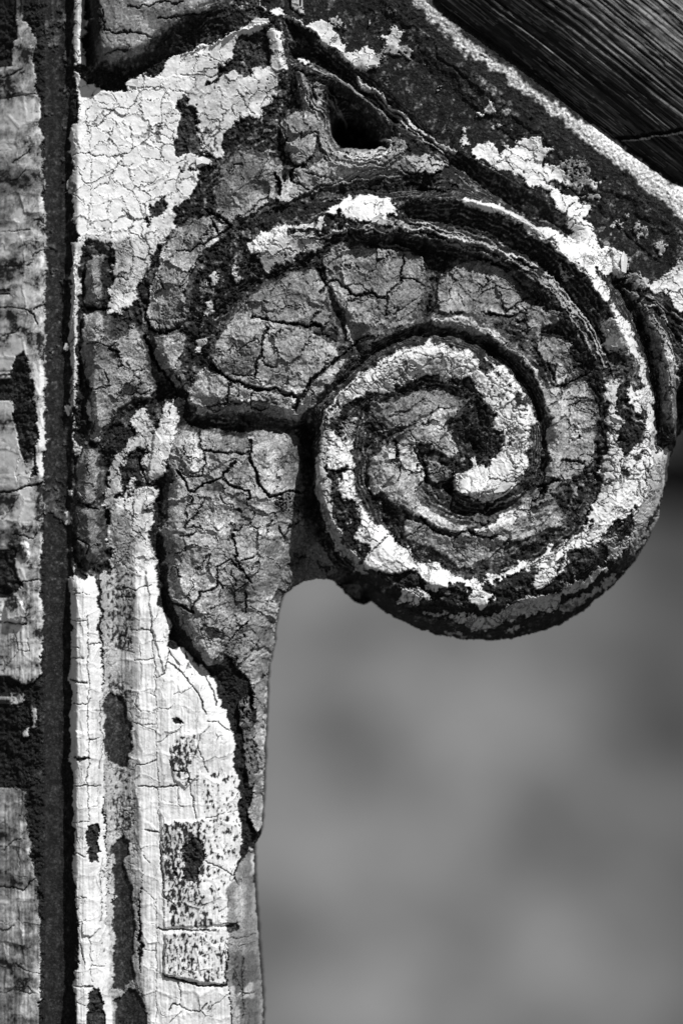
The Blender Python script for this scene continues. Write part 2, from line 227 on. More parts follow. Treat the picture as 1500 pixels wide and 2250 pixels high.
# ------------------------------------------------------------------ coats of paint: (outline, reflectance, class, speckle)
# class: 'w' white top coat, 'g' thick old coat, 'r' bare rust
W, G, R = 'w', 'g', 'r'
PATCHES = [
 # left strip
 ('o 20,0 42,0 50,40 65,60 75,80 72,130 80,200 90,270 95,400 97,600 97,760 96,900 93,1050 97,1100 90,1200 90,1350 88,1480 78,1500 50,1505 20,1490 -20,1487 -20,160 20,140 15,110 35,70 28,30', .36, W, 0),
 ('o 0,350 60,340 90,420 60,520 0,500', .24, W, 0), ('o 0,700 40,700 60,740 30,790 0,850', .5, W, 0), ('o 0,930 40,930 50,1000 40,1060 0,1070', .5, W, 0), ('o 78,760 92,770 95,900 94,1050 80,1050 76,900', .55, W, 0),
 ('o 30,1080 70,1080 75,1170 20,1160', .5, W, 0), ('o 35,1190 62,1190 66,1230 50,1270 38,1240', .7, W, 0), ('o 10,1290 25,1285 55,1340 50,1370 5,1368', .6, W, 0), ('o 25,1380 60,1380 58,1430 35,1430', .55, W, 0), ('o 0,1440 60,1440 60,1500 0,1485', .5, W, 0),
 ('o -9,600 15,625 12,650 -9,660', .03, R, 0), ('o 27,780 50,765 60,800 72,860 78,900 78,1040 60,1060 40,990 20,900 8,860 15,820', .02, R, 0), ('o -9,1200 20,1205 30,1215 28,1260 45,1280 35,1300 10,1310 -9,1300', .02, R, 0), ('o -9,1300 15,1300 8,1365 -9,1370', .02, R, 0),
 ('o 55,1000 72,1000 62,1060 45,1040', .4, W, .25),
 ('o -20,1738 52,1738 55,1800 65,1870 78,1940 85,2040 87,2150 80,2250 -20,2250', .27, W, 0), ('o 0,1742 50,1742 52,1800 0,1810', .4, W, 0), ('o 44,1605 60,1600 62,1622 46,1625', .5, W, 0), ('o 15,1530 45,1530 45,1550 15,1550', .3, W, .2), ('o 60,1550 80,1560 80,1600 70,1600', .2, W, .3),
 # top block
 ('a 690,-20 1500,-20 1430,60 1300,110 1230,130 1110,200 1050,250 960,330 900,400 820,380 740,430 660,420 640,340 660,280 700,240 690,150 670,60', .13, G, 0), ('a 970,60 1010,10 1100,20 1100,50 960,80', .26, G, 0), ('a 1240,40 1420,10 1400,80 1270,80', .24, G, 0), ('a 700,240 1000,250 960,330 800,360 700,330', .17, G, 0),
 # thin ridge and white panel
 ('a 480,-10 550,-10 560,60 545,160 555,420 490,420 475,190 500,100', .5, W, .12), ('a 480,190 550,190 550,420 490,420', .65, W, .05),
 ('o 163,140 172,150 185,180 215,196 275,200 305,185 310,172 345,165 365,140 385,125 420,118 455,125 460,160 420,205 400,230 400,265 385,290 395,360 385,400 365,420 350,450 325,480 320,500 290,520 245,520 195,520 195,545 175,545 165,500 165,440 140,410 145,395 160,380 155,340 155,270 170,268 175,230 168,190', .8, W, 0),
 ('a 830,540 860,520 920,520 910,590 830,570', .75, W, 0),
 ('o 360,170 400,165 400,230 388,270 360,260', .68, W, 0), ('o 350,330 390,310 395,360 385,400 350,450 320,450', .62, W, 0),
 ('o 385,125 500,82 530,68 515,120 480,160 440,205 428,240 420,215 405,205 435,160', .55, W, 0), ('o 420,210 445,200 450,165 430,165', .4, W, 0),
 ('o 445,200 510,160 560,150 610,160 612,190 590,230 560,260 530,255 490,290 490,345 440,335 435,290 432,255', .5, W, .1), ('o 505,215 560,200 600,175 590,210 550,240 520,250', .36, W, 0), ('o 440,270 480,290 480,335 436,335', .6, W, .3),
 ('b -20,240 60,200 130,150 250,135 290,165 240,195 120,230 -20,290', .62, W, .05), ('b 265,210 310,180 350,230 370,350 378,430 330,480 300,470 290,330', .68, W, .1), ('b 20,470 130,450 280,440 300,480 120,560 60,560', .6, W, .1), ('b 150,680 280,620 330,560 260,690 220,780 140,720', .68, W, .15),
 ('o 525,90 560,78 588,78 592,110 596,146 560,148 545,165 515,155 512,130 525,110', .04, R, 0), ('o 388,225 405,210 430,240 432,300 440,335 400,348 384,330 380,290 400,262', .035, R, 0),
 ('o 370,350 430,340 462,352 458,362 430,364 400,372', .6, W, .05), ('o 393,380 440,370 430,410 405,440 375,478 350,490 328,492 368,430', .62, W, .15), ('o 326,452 362,425 366,440 350,478 330,486', .04, R, 0),
 ('o 195,520 290,520 330,495 365,485 385,468 380,500 350,540 330,580 310,610 290,640 300,660 270,690 235,680 240,640 250,600 255,560 245,545 200,535', .5, W, .02), ('o 250,530 290,530 280,570 262,590', .3, W, 0), ('o 330,500 375,490 360,530 330,540', .62, W, 0), ('d 880,420 960,400 970,340 1000,300 960,430 900,450', .65, W, 0), ('d 740,640 880,570 880,620 820,650 800,700 740,720', .6, W, .1),
 ('o 195,528 240,528 248,555 232,560 200,548', .09, R, .0),
 ('o 160,530 176,530 172,640 172,700 168,800 168,900 153,890 155,800 151,720 155,640 158,580', .52, W, .12), ('d 410,910 440,905 445,955 410,955', .8, W, 0), ('g 420,-40 460,-20 455,30 430,10', .7, W, 0), ('g 480,180 520,250 510,300 480,290', .55, W, .1), ('g 445,530 475,530 475,565 445,570', .65, W, 0), ('g 425,670 460,670 455,770 430,770', .6, W, .05), ('g 470,0 490,180 475,180 460,20', .4, W, .2), ('g 480,1000 495,1000 500,1080 545,1110 520,1125 490,1100', .65, W, 0),
 # beads
 ('o 195,560 215,555 222,580 220,600 228,640 222,665 205,673 188,665 187,620 192,590', .17, G, 0), ('o 190,630 215,625 222,650 205,670 190,660', .2, G, 0),
 ('o 180,990 205,985 215,1010 218,1060 205,1110 180,1105 168,1070 165,1040 172,1010', .17, G, 0), ('o 165,1110 205,1120 217,1160 217,1225 195,1235 190,1215 170,1190 165,1150', .16, G, 0),
 # left leaf
 ('o 184,690 215,683 245,700 290,712 312,740 320,770 325,830 345,860 340,870 300,875 260,900 240,930 215,975 200,960 192,900 205,850 185,820 180,770', .2, G, 0), ('o 195,740 235,760 235,850 200,850 182,810', .14, G, 0), ('o 210,860 300,850 280,880 240,920 215,960 203,930', .22, G, 0), ('o 225,690 290,715 270,750 240,740', .035, R, .1), ('o 192,880 205,890 205,940 190,920', .5, W, .1), ('o 235,770 265,775 268,790 245,785', .03, R, 0),
 # strap
 ('o 372,872 388,900 386,950 377,1000 362,1045 325,1063 310,1040 305,1010 330,990 335,960 350,930 362,890', .6, W, 0),
 ('o 300,895 320,900 332,925 342,935 322,985 300,985 290,1010 285,1040 270,1060 262,1080 250,1140 240,1180 234,1100 240,1040 255,1000 280,975 290,960 290,920', .46, W, .06), ('o 285,990 310,990 320,1030 300,1075 270,1080 262,1060 275,1020', .03, R, 0), ('o 285,1060 300,1050 300,1080 270,1085', .5, W, .2), ('g 700,590 725,640 740,740 750,900 735,1010 720,1000 735,900 695,860 700,770 720,700', .75, W, .05),
 ('o 315,1068 340,1060 345,1090 335,1140 332,1190 345,1240 350,1300 350,1340 372,1370 375,1420 365,1460 360,1480 348,1500 350,1600 352,1750 355,2000 355,2250 328,2250 312,2150 312,1900 292,1700 290,1560 300,1500 290,1400 298,1280 270,1250 240,1250 245,1200 240,1130 260,1100 300,1080', .52, W, 0), ('o 255,1130 280,1120 292,1165 300,1200 285,1240 245,1235 248,1200', .28, W, 0), ('o 300,1215 345,1240 350,1330 375,1375 372,1430 352,1500 352,1700 356,2250 330,2250 318,1900 298,1700 296,1560 306,1500 296,1400', .7, W, 0),
 ('o 306,1190 328,1175 340,1240 312,1240', .66, W, 0), ('o 322,1250 345,1250 352,1345 375,1385 372,1430 362,1480 340,1400 335,1380', .8, W, 0),
 ('o 152,1268 215,1273 219,1400 225,1500 228,1560 230,1650 228,1800 232,1900 235,2000 240,2100 247,2250 166,2250 163,2150 175,2100 170,2000 160,1900 163,1820 155,1780 160,1720 150,1620 155,1560 150,1480 155,1400 152,1330', .76, W, 0), ('o 196,1330 216,1330 226,1560 230,1750 205,1740 196,1500', .62, W, 0), ('o 150,1600 165,1600 175,1650 150,1680', .7, W, 0),  # second patch: shading of the rounded band's right half, painted greyer
 ('o 222,1255 242,1250 300,1245 298,1300 290,1400 297,1500 290,1600 295,1690 312,1900 304,2100 330,2250 247,2250 240,2100 233,1900 228,1560 224,1400', .3, W, .02), ('o 225,1400 275,1420 270,1500 230,1520', .38, W, .02), ('o 245,1680 290,1690 300,1790 260,1810 240,1750', .42, W, .03), ('o 275,1380 295,1380 300,1450 280,1480', .6, W, 0), ('o 285,1840 310,1880 312,1950 298,1960 288,1900', .55, W, 0), ('o 270,1400 300,1410 290,1430 268,1425', .62, W, 0),
 ('o 236,1262 296,1252 292,1400 288,1440 232,1420', .38, W, .3), ('o 232,1480 292,1500 290,1545 240,1525', .3, W, .25), ('o 236,1690 296,1700 300,1840 270,1830 240,1860', .4, W, .22), ('o 290,1440 310,1460 312,1700 292,1690', .6, W, .12), ('o 232,1540 240,1525 270,1535 280,1560 288,1600 288,1650 280,1682 240,1677 230,1640 230,1580', .04, R, 0),
 ('o 240,1870 270,1835 285,1850 280,1880 262,1900 285,1920 290,1960 296,2020 298,2080 290,2110 295,2150 270,2180 250,2170 250,2100 245,2030 240,1960 245,1900', .035, R, 0), ('o 250,2200 300,2170 330,2250 255,2250', .035, R, .12),
 ('o 193,1820 215,1815 218,1860 213,1915 198,1912 195,1870', .03, R, .18), ('o 205,1985 222,1980 225,2040 205,2052 185,2045 195,2020', .03, R, .25), ('o 200,2170 222,2165 230,2250 192,2250 195,2200', .03, R, .12),
 # post face
 ('o 372,1430 400,1420 430,1460 470,1490 480,1530 500,1570 512,1620 518,1690 525,1760 530,1850 520,1900 500,1950 500,2050 495,2160 510,2250 352,2250 350,1500', .82, W, 0), ('o 405,1625 470,1590 508,1640 520,1760 525,1860 500,1950 450,1900 430,1750', .62, W, .03), ('o 352,1480 372,1500 375,1700 365,1800 352,1800', .66, W, 0), ('o 440,2180 500,2160 510,2250 420,2250', .62, W, 0), ('o 356,2150 400,2170 380,2250 356,2250', .68, W, .02),
 ('o 372,1640 398,1612 425,1612 440,1640 415,1725 385,1712 368,1670', .7, W, .36), ('o 354,1830 362,1805 460,1800 472,1850 468,1900 440,1950 480,2030 440,2038 375,2040 362,1960', .66, W, .34), ('o 440,1690 520,1700 526,1850 505,1960 500,2030 470,2030 450,1900', .72, W, .2), ('o 360,1700 440,1750 470,1800 360,1800', .78, W, .05), ('o 362,2050 495,2040 495,2160 430,2150 362,2140 356,2090', .7, W, .27), ('o 480,1960 500,1950 498,2030 470,2030', .75, W, .1),
 ('o 402,1862 428,1840 450,1850 452,1880 438,1905 430,1935 402,1935 405,1900', .035, R, 0), ('o 378,1905 390,1900 388,1922 378,1922', .035, R, 0), ('o 158,1300 215,1300 222,1480 160,1480', .74, W, .06), ('o 165,1880 232,1900 240,2150 172,2150', .72, W, .1), ('o 232,1880 250,1880 250,2150 242,2200', .45, W, .15), ('o 384,1580 392,1577 400,1584 396,1594 386,1594', .02, R, 0), ('o 392,1425 412,1430 440,1470 442,1490 425,1495 405,1455', .72, W, .25),
 ('o 500,1950 530,1895 545,1870 558,1900 562,2000 577,2100 582,2250 515,2250 500,2160', .2, W, .03), ('o 515,1960 535,1930 540,2010 520,2040', .32, W, .0), ('o 530,2100 560,2090 570,2160 540,2170', .12, W, .1), ('o 640,1130 690,1150 740,1262 700,1275 660,1285 625,1300 606,1290 620,1240 640,1200', .13, G, .12), ('o 745,1285 770,1310 800,1325 790,1290', .1, G, .2), ('o 560,1300 610,1330 600,1480 590,1540 575,1480 560,1400', .3, G, .1), ('o 548,1860 556,1860 556,1930 550,1930', .6, W, 0), ('o 505,2170 540,2150 560,2180 560,2250 510,2250', .4, W, 0), ('o 497,2030 520,2030 520,2048 498,2050', .06, R, .1),  # first patch: shade where the face turns away, painted grey along with stains
 ('o 570,1330 612,1340 602,1420 592,1500 584,1600 580,1800 566,1835 545,1800 566,1700 560,1600 570,1560 552,1480 540,1430 555,1370', .24, G, .1), ('o 545,1560 560,1600 560,1680 545,1680', .1, G, .2),
 # lower leaf
 ('o 372,1010 385,955 400,945 430,950 540,962 560,950 655,952 665,1000 662,1060 665,1150 640,1200 620,1240 606,1290 590,1330 560,1350 520,1390 495,1420 485,1460 460,1462 440,1440 430,1410 400,1380 378,1330 368,1290 360,1200 362,1150 368,1100 378,1060', .21, G, .02),
 ('h 300,480 330,330 400,300 440,450 440,520 400,570 330,540', .3, G, .04), ('h 430,320 540,320 500,420 440,430', .22, G, .05), ('h 560,320 740,340 740,430 560,420', .1, G, .12), ('h 450,460 570,470 560,590 440,650 430,560', .24, G, .0), ('h 640,520 740,520 740,660 650,640', .13, G, 0), ('h 770,370 900,420 960,560 850,680 780,560', .26, G, .08), ('h 920,380 1080,380 1100,500 960,520', .09, G, .18), ('h 930,540 975,545 970,590 935,590', .6, W, 0),
 ('h 240,640 400,640 460,760 300,900 240,900', .28, G, .03), ('h 460,720 620,730 650,900 600,960 450,960', .3, G, .04), ('h 650,740 740,760 740,900 660,920', .1, G, .05), ('h 780,900 900,860 960,1000 800,1080', .25, G, .12), ('h 900,700 1100,720 1080,840 900,830', .07, G, .25), ('h 180,980 330,980 300,1120 190,1110', .14, G, .0), ('h 300,980 640,980 660,1120 560,1180 300,1200', .25, G, .04), ('h 190,1110 260,1130 280,1260 240,1320', .14, G, 0), ('h 280,1220 540,1200 540,1340 430,1340 380,1450 290,1400', .28, G, .03), ('h 640,1280 740,1290 720,1480 600,1480 590,1380', .1, G, .05), ('h 400,1360 600,1340 580,1480 520,1500 400,1500', .26, G, .02),
 ('k 1020,60 1100,100 1230,160 1180,200 1180,280 1130,290 1090,200 1060,150', .28, G, .02), ('k 1000,210 1080,290 1110,350 1060,370 1010,320 990,240', .66, W, .2),
 ('o 490,1425 525,1390 560,1350 604,1345 596,1450 582,1560 560,1560 545,1490 520,1470', .17, G, .16), ('o 520,1540 545,1530 560,1620 565,1720 548,1740 535,1640', .1, G, .2),
 ('o 505,2100 530,2080 545,2160 520,2200', .1, W, .2), ('o 548,1960 562,1950 572,2080 560,2100', .28, W, .05), ('o 520,2200 560,2190 570,2250 530,2250', .13, W, .15),
 # outer leaves
 ('o 490,360 520,335 560,340 600,350 625,380 620,400 610,440 560,470 510,490 480,480 475,440 480,400', .15, G, 0), ('b 0,1320 250,1280 290,1340 120,1440 0,1480', .24, G, .05), ('b 0,1040 120,1020 230,1120 180,1200 60,1180 0,1150', .1, G, 0),
 ('o 615,280 640,250 665,235 690,255 700,300 695,340 655,370 640,350 625,310', .24, G, 0), ('b 500,680 560,720 610,800 540,820 510,770', .32, G, 0), ('b 380,780 470,770 580,830 590,880 480,900 400,900', .15, G, 0), ('b 400,960 560,900 590,960 580,1050 480,1110 430,1060', .24, G, 0),
 ('o 632,390 650,375 690,360 760,348 850,352 940,340 985,355 970,385 900,378 800,390 720,408 680,425 640,440 610,450 612,410', .22, G, .06), ('b 1120,1080 1270,1030 1300,1060 1240,1150 1130,1100', .2, G, 0),
 ('o 395,495 460,480 498,495 492,520 470,540 440,560 412,620 405,680 420,700 370,725 332,720 320,690 325,660 345,600 350,560 370,530 385,500', .24, G, .03), ('d 1160,200 1300,130 1380,180 1320,300 1160,300', .18, G, 0),
 ('o 345,742 400,732 420,748 392,790 407,820 400,850 375,840 350,810 342,770', .2, G, 0), ('o 455,740 440,765 430,750', .5, W, 0), ('d 1290,930 1330,930 1320,970 1290,960', .6, W, 0),
 ('o 425,830 450,810 500,835 560,860 640,870 665,850 700,820 740,785 762,790 745,820 710,860 680,900 650,930 600,920 560,905 500,905 440,910 412,880', .27, G, .02), ('o 425,835 500,850 500,895 440,900', .28, G, .03), ('o 560,870 630,880 600,905 565,900', .2, G, 0),
 ('o 465,795 490,730 520,700 560,692 600,700 650,720 700,740 740,770 750,780 710,820 660,860 640,870 580,855 520,840 475,812', .25, G, .01), ('e 190,980 350,920 370,1000 330,1100 200,1130 100,1060', .11, G, 0), ('e 200,800 400,770 370,890 220,970 170,900', .17, G, 0), ('e 480,1100 600,1060 720,1060 660,1200 600,1260 500,1190', .29, G, .03),
 ('o 520,675 560,645 640,603 690,598 715,640 720,700 715,720 660,715 600,705 550,690 515,700', .15, G, .03), ('e 590,680 740,620 760,700 640,780 600,760', .24, G, .05), ('e 680,440 720,430 790,550 760,575 710,520', .24, G, 0), ('e 200,730 320,690 300,740 220,820', .2, G, 0),
 ('o 705,562 740,547 800,542 900,557 930,570 935,620 912,680 900,710 850,730 800,750 772,762 757,720 762,690 737,650 717,620', .17, G, .02), ('e 830,540 880,520 990,700 960,740 900,660', .26, G, 0), ('e 1160,370 1440,380 1440,450 1380,510 1280,470 1150,520', .2, G, 0), ('e 920,740 1190,620 1180,740 1060,830 960,920', .21, G, .04), ('e 1220,560 1360,540 1390,720 1210,740', .16, G, 0), ('e 950,380 1100,400 1110,450 1040,440', .05, G, 0), ('e 1040,465 1060,465 1065,490 1045,490', .6, W, 0),
 ('o 962,640 980,600 1020,575 1060,570 1120,600 1152,640 1160,670 1120,700 1080,690 1010,690 960,690', .15, G, .03), ('f 160,480 280,480 310,580 200,590', .22, G, .02), ('f 470,440 580,460 590,560 520,590 470,500', .17, G, 0), ('f 390,560 540,600 640,520 620,600 560,630 400,600', .26, G, 0), ('f 640,560 800,600 810,660 640,700', .14, G, .05),
 ('f 120,640 280,620 400,680 500,740 620,830 700,940 770,1080 790,1200 760,1400 740,1480 760,1200 720,1050 640,900 540,790 400,730 250,690 130,680', .3, G, .1),
 ('f 680,720 780,740 880,760 860,850 940,940 800,1000 770,900 690,820', .13, G, 0), ('f 800,880 880,950 800,1000 780,930', .24, G, 0), ('f 740,1020 960,990 1000,1120 1010,1300 990,1420 840,1420 740,1480 770,1250', .23, G, .08), ('f 960,1000 1000,1100 1000,1160 950,1140', .15, G, .02), ('f 870,1120 990,1150 1000,1350 880,1400 850,1300', .26, G, .12),
 ('j 830,160 990,130 880,280 740,340 740,210', .22, G, .06), ('j 600,370 740,320 830,450 830,510 700,560 520,590 480,560', .2, G, .05),
 # volute centre
 ('i 580,1170 700,1200 820,1260 980,1260 1140,1280 1190,1250 1300,1180 1400,1100 1500,1070 1500,1200 1350,1260 1200,1300 1180,1380 1000,1440 980,1480 900,1450 830,1380 700,1340 600,1280', .23, G, .06),
 ('i 470,730 560,700 640,760 680,850 700,930 640,980 680,1070 760,1140 900,1200 960,1220 950,1260 860,1250 760,1200 650,1150 500,1060 380,990 360,820 420,760', .31, G, .1), ('i 360,800 440,780 450,960 400,1000 370,940', .2, G, .02),
 ('i 980,1230 1100,1200 1280,1080 1340,1040 1350,1110 1240,1200 1130,1270 1000,1260', .36, G, .08), ('i 560,700 700,560 780,510 920,490 850,590 760,620 680,700 620,740', .32, G, .1), ('i 600,640 760,620 840,610 880,700 880,790 800,780 700,720', .22, G, .05), ('i 680,810 780,830 860,900 850,930 740,940', .16, G, 0), ('i 340,470 500,450 640,400 760,380 900,440 920,480 760,500 640,580 500,620 400,560', .13, G, .12), ('i 1000,1130 1080,1150 1080,1190 990,1190', .07, G, 0), ('i 790,640 860,620 880,760 800,740', .3, G, .05),
 ('i 120,560 90,600 130,500 200,400 330,280 500,170 700,95 820,110 960,150 1020,200 1100,200 1200,260 1290,360 1320,470 1350,520 1355,600 1330,650 1320,760 1300,890 1250,940 1110,1060 960,1055 880,970 880,900 960,860 1000,800 1010,850 1080,850 1140,740 1170,680 1100,660 1120,590 1110,500 1060,430 960,330 850,310 720,280 620,330 530,360 500,400 350,400 280,440 180,500', .82, W, .04),
 ('i 690,190 810,190 790,240 860,330 930,420 850,330 720,270 640,310 600,250', .4, W, .08), ('i 400,230 520,190 700,230 600,330 420,300', .66, W, .04), ('i 100,560 200,420 330,320 330,380 200,480 130,560', .45, W, .15), ('i 1230,530 1340,510 1340,640 1210,620', .84, W, 0), ('i 1090,860 1300,850 1300,900 1100,930', .78, W, .03),
 ('i 1020,200 1110,210 1110,260 1060,290 1010,250', .035, R, 0), ('i 1130,280 1190,290 1170,320 1130,310', .035, R, .1), ('i 1230,400 1300,410 1310,490 1260,490 1225,450', .035, R, 0), ('i 550,200 600,210 590,245 550,235', .05, R, 0), ('i 1060,300 1200,300 1260,400 1200,520 1130,420', .75, W, .22), ('i 1090,620 1200,620 1190,660 1120,680', .03, R, 0),
 ('i 75,600 40,800 45,1000 80,1150 180,1370 250,1440 330,1500 360,1500 200,1300 130,1050 105,850 105,650', .42, W, .06),
 ('i 200,590 250,520 290,600 250,700 180,680', .4, W, .3), ('i 110,620 200,700 260,700 275,860 200,850 130,870 110,790', .78, W, .03), ('i 200,880 260,880 270,1050 240,1050 180,990', .76, W, .05), ('i 290,1120 330,1110 400,1200 490,1230 480,1290 380,1360 290,1300 270,1280 310,1230', .8, W, .03), ('i 270,1050 310,1050 330,1110 290,1110', .6, W, .2), ('i 480,1270 560,1310 620,1390 680,1440 840,1500 840,1530 560,1530 530,1500 340,1450 330,1420 380,1360', .82, W, .01), ('i 230,1180 255,1180 255,1210 235,1205', .6, W, 0), ('i 540,1480 640,1470 670,1540 540,1540', .035, R, .05),
 ('j -80,600 0,680 60,700 100,720 200,760 300,810 400,800 440,780 560,740 640,740 600,770 520,790 430,810 410,850 420,890 460,910 400,960 310,940 320,860 260,830 200,850 160,830 70,830 40,750 0,740 -80,720', .82, W, .01), ('j -60,850 60,860 110,920 60,930 -60,930', .7, W, .08), ('j 70,780 160,800 160,850 90,860', .7, W, 0),
 ('j 560,740 700,680 760,640 860,590 920,530 980,440 1000,360 1060,280 1040,200 1070,120 1080,0 1130,0 1140,100 1130,200 1180,260 1150,150 1220,80 1280,60 1290,0 1340,0 1300,180 1280,300 1230,400 1180,480 1120,490 1060,540 1040,590 980,640 960,620 860,640 830,660 880,700 850,750 780,800 740,830 690,855 670,830 700,770 720,740 640,760', .8, W, .04),
 ('j 790,690 830,690 840,710 790,780', .035, R, 0), ('j 960,500 1000,470 990,520 965,530', .035, R, 0), ('j 1220,110 1260,110 1250,150 1220,140', .035, R, .05), ('j 1010,280 1080,160 1060,130 1040,200', .6, W, .15), ('j 510,830 545,850 530,840', .5, W, .1),
 ('j 1310,150 1380,80 1440,100 1440,240 1380,380 1300,520 1260,620 1220,620 1150,680 1060,710 1120,620 1220,520 1200,470 1290,300', .6, W, .04), ('j 1060,750 1110,740 960,850 860,890 820,870 900,800', .5, W, .1), ('j 480,950 700,900 820,870 820,960 700,1000 620,990 500,1050 400,1080 170,1020 300,1010 420,1020 550,940', .5, W, .1), ('j 1200,640 1290,600 1330,520 1400,400 1420,420 1340,560 1280,640 1230,680', .5, W, .15), ('j 820,960 950,900 1050,840 1130,760 1160,780 1060,880 940,950 840,990', .4, W, .22), ('j 60,960 160,980 300,990 280,1010 120,1000', .4, W, .2), ('j 1040,620 1100,560 1130,600 1080,680', .4, W, .15), ('j 200,1090 350,1110 330,1130 220,1115', .3, W, .25), ('j 500,1100 560,1085 600,1060 640,1070 560,1110', .45, W, .1),
 # right of the volute
 ('f 290,-10 430,-10 560,60 700,110 800,160 880,200 960,260 1010,350 1060,430 1090,510 1060,520 1000,460 980,400 900,330 830,290 780,230 650,160 520,70 400,25', .7, W, .06), ('c 60,1310 200,1350 320,1390 450,1440 560,1500 440,1500 300,1450 150,1390 60,1350', .6, W, .1),
 ('f 1050,640 1130,640 1180,700 1240,780 1290,900 1330,1100 1340,1250 1345,1400 1290,1400 1280,1230 1270,1120 1250,980 1230,830 1180,800 1080,800 1050,700', .66, W, .12), ('f 1080,530 1130,580 1210,680 1250,780 1230,800 1180,720 1100,600', .6, W, .2), ('f 1180,1010 1260,1020 1280,1110 1220,1140 1180,1100', .7, W, .08), ('f 1050,960 1120,960 1130,1010 1120,1080 1160,1200 1120,1260 1070,1200 1080,1120', .55, W, .12), ('f 1200,1170 1260,1180 1250,1220', .5, W, .2), ('f 1090,800 1200,810 1230,900 1240,980 1150,960 1120,900', .05, R, .05), ('f 1090,770 1200,780 1180,830 1080,820', .4, W, .25), ('f 790,340 830,340 880,400 860,430 820,370', .25, W, .25), ('f 700,390 760,400 860,500 920,590 880,600 780,490', .28, W, .2), ('f 1150,460 1230,460 1250,510 1200,510', .12, G, .1),
 ('f 1280,560 1330,600 1400,720 1440,850 1470,1000 1480,1180 1430,1230 1400,1150 1380,1000 1340,850 1290,650', .13, G, .1), ('f 1370,700 1430,800 1470,990 1450,1000 1400,820', .3, G, .1),
 # white on the rail
 ('c 100,990 160,960 230,940 250,960 300,1010 330,940 350,980 400,960 430,910 540,900 530,960 590,970 640,970 620,1010 580,1030 560,1080 620,1100 680,1090 700,1130 860,1120 860,1150 780,1140 740,1200 750,1240 690,1210 650,1180 620,1230 700,1260 830,1330 870,1380 860,1420 820,1440 880,1530 760,1530 730,1410 600,1310 590,1250 520,1230 380,1150 270,1110 130,1050', .72, W, .1),
 ('c 110,750 180,750 250,690 280,740 180,775', .66, W, .1), ('c 225,830 270,838 268,862 240,855', .5, W, .1), ('c 870,1190 930,1200 910,1240 875,1240', .62, W, .05), ('c 30,850 60,870 90,960 40,980', .5, W, .2), ('c 860,1320 930,1290 940,1310 920,1340', .5, W, .1), ('c 1110,1430 1160,1400 1150,1430', .4, W, .1), ('c 1000,1460 1050,1450 1080,1500 1000,1500', .4, W, .15), ('c 690,1080 860,1060 880,1200 920,1300 840,1320 740,1220', .16, W, .32), ('c 320,730 350,740 340,780 320,760', .35, W, .15), ('c 330,830 360,850 350,870', .4, W, .1),
 ('f 810,-10 950,-10 980,50 930,70 960,90 1020,150 1000,200 1060,240 1150,240 1190,300 1180,380 1160,410 1080,390 1010,330 940,250 870,190 900,150 850,70', .76, W, .02), ('f 1090,80 1150,100 1160,130 1110,130', .45, W, .2), ('f 1210,120 1300,110 1300,170 1230,160', .3, W, .25), ('f 1340,220 1390,200 1420,230 1380,270 1350,250', .45, W, .15), ('f 1180,380 1260,380 1330,440 1300,480 1200,430', .35, W, .2),
 ('f 1380,400 1420,340 1520,330 1520,640 1460,570 1400,500 1330,490 1300,440 1370,430', .62, W, .05), ('f 1430,340 1470,300 1500,310 1500,350', .4, W, .15),
 ('c -20,215 50,250 250,395 500,595 760,765 1040,930 1300,1140 1520,1270 1520,1490 1300,1290 1100,1130 800,900 500,665 250,480 -20,300', .55, W, .04), ('b 1160,-20 1300,-20 1400,120 1520,200 1520,300 1380,190 1240,60', .45, W, .12), ('c 600,680 760,790 1040,960 1300,1180 1520,1330 1520,1440 1300,1270 1050,1060 780,850', .58, W, .02),
 ('b 220,10 260,30 340,80 430,130 470,160 420,155 330,110 240,50', .55, W, .03), ('b 500,150 560,150 630,160 700,200 740,250 780,330 770,350 850,340 870,330 940,310 970,360 1005,430 930,440 880,480 820,430 740,360 650,300 600,260 530,190', .6, W, .06), ('b 840,340 940,310 970,360 1000,425 930,430', .78, W, .02), ('b 670,130 740,115 760,140 810,160 750,200 690,170', .35, W, .2), ('b 370,-20 500,-20 490,80 440,60', .3, W, .25), ('b 995,240 1030,235 1090,185 1110,220 1165,230 1160,260 1120,280 1105,340 1080,330 1070,270 1020,260', .68, W, .08), ('b 915,140 945,145 945,175 920,170', .45, W, .1), ('b 780,2 840,2 850,20 790,22', .7, W, 0), ('b 1290,440 1310,440 1310,465', .4, W, 0), ('b 1400,550 1430,560 1420,580', .4, W, 0), ('b 1110,310 1200,320 1200,400 1090,370 980,400 970,370', .25, W, .3),
 ('b 470,385 510,375 530,400 510,420 475,420', .75, W, 0), ('b 740,970 850,960 950,980 1020,960 1060,980 1040,1030 940,1050 820,1040 740,1000', .28, G, .15), ('b 450,460 520,500 540,700 620,800 700,1000 640,1020 590,860 520,760 470,640', .17, G, .12), ('b 1060,900 1170,960 1130,1050 950,1110 750,1090 700,1020 900,1080 1060,1040 1090,970', .2, G, .15), ('b 560,560 640,550 600,640 640,700 590,680', .25, G, .1),
 # white ridge above the leaves
 ('b 640,1390 720,1340 780,1310 880,1290 960,1300 1030,1310 1080,1340 1110,1380 1090,1420 1040,1440 980,1430 960,1460 870,1480 820,1440 750,1430 740,1400 680,1420', .76, W, .04), ('e 1090,100 1150,80 1130,130 1100,135', .6, W, 0),
 ('e 280,260 350,220 420,180 500,140 640,140 760,110 790,90 760,190 700,150 660,180 600,160 560,200 580,240 640,260 720,300 660,320 580,330 500,320 440,330 360,340 300,330 310,300 280,280', .7, W, .05), ('e 550,220 700,190 740,240 700,300 600,320', .45, W, .1), ('e 440,330 600,340 590,380 500,400 440,380', .4, W, .2),
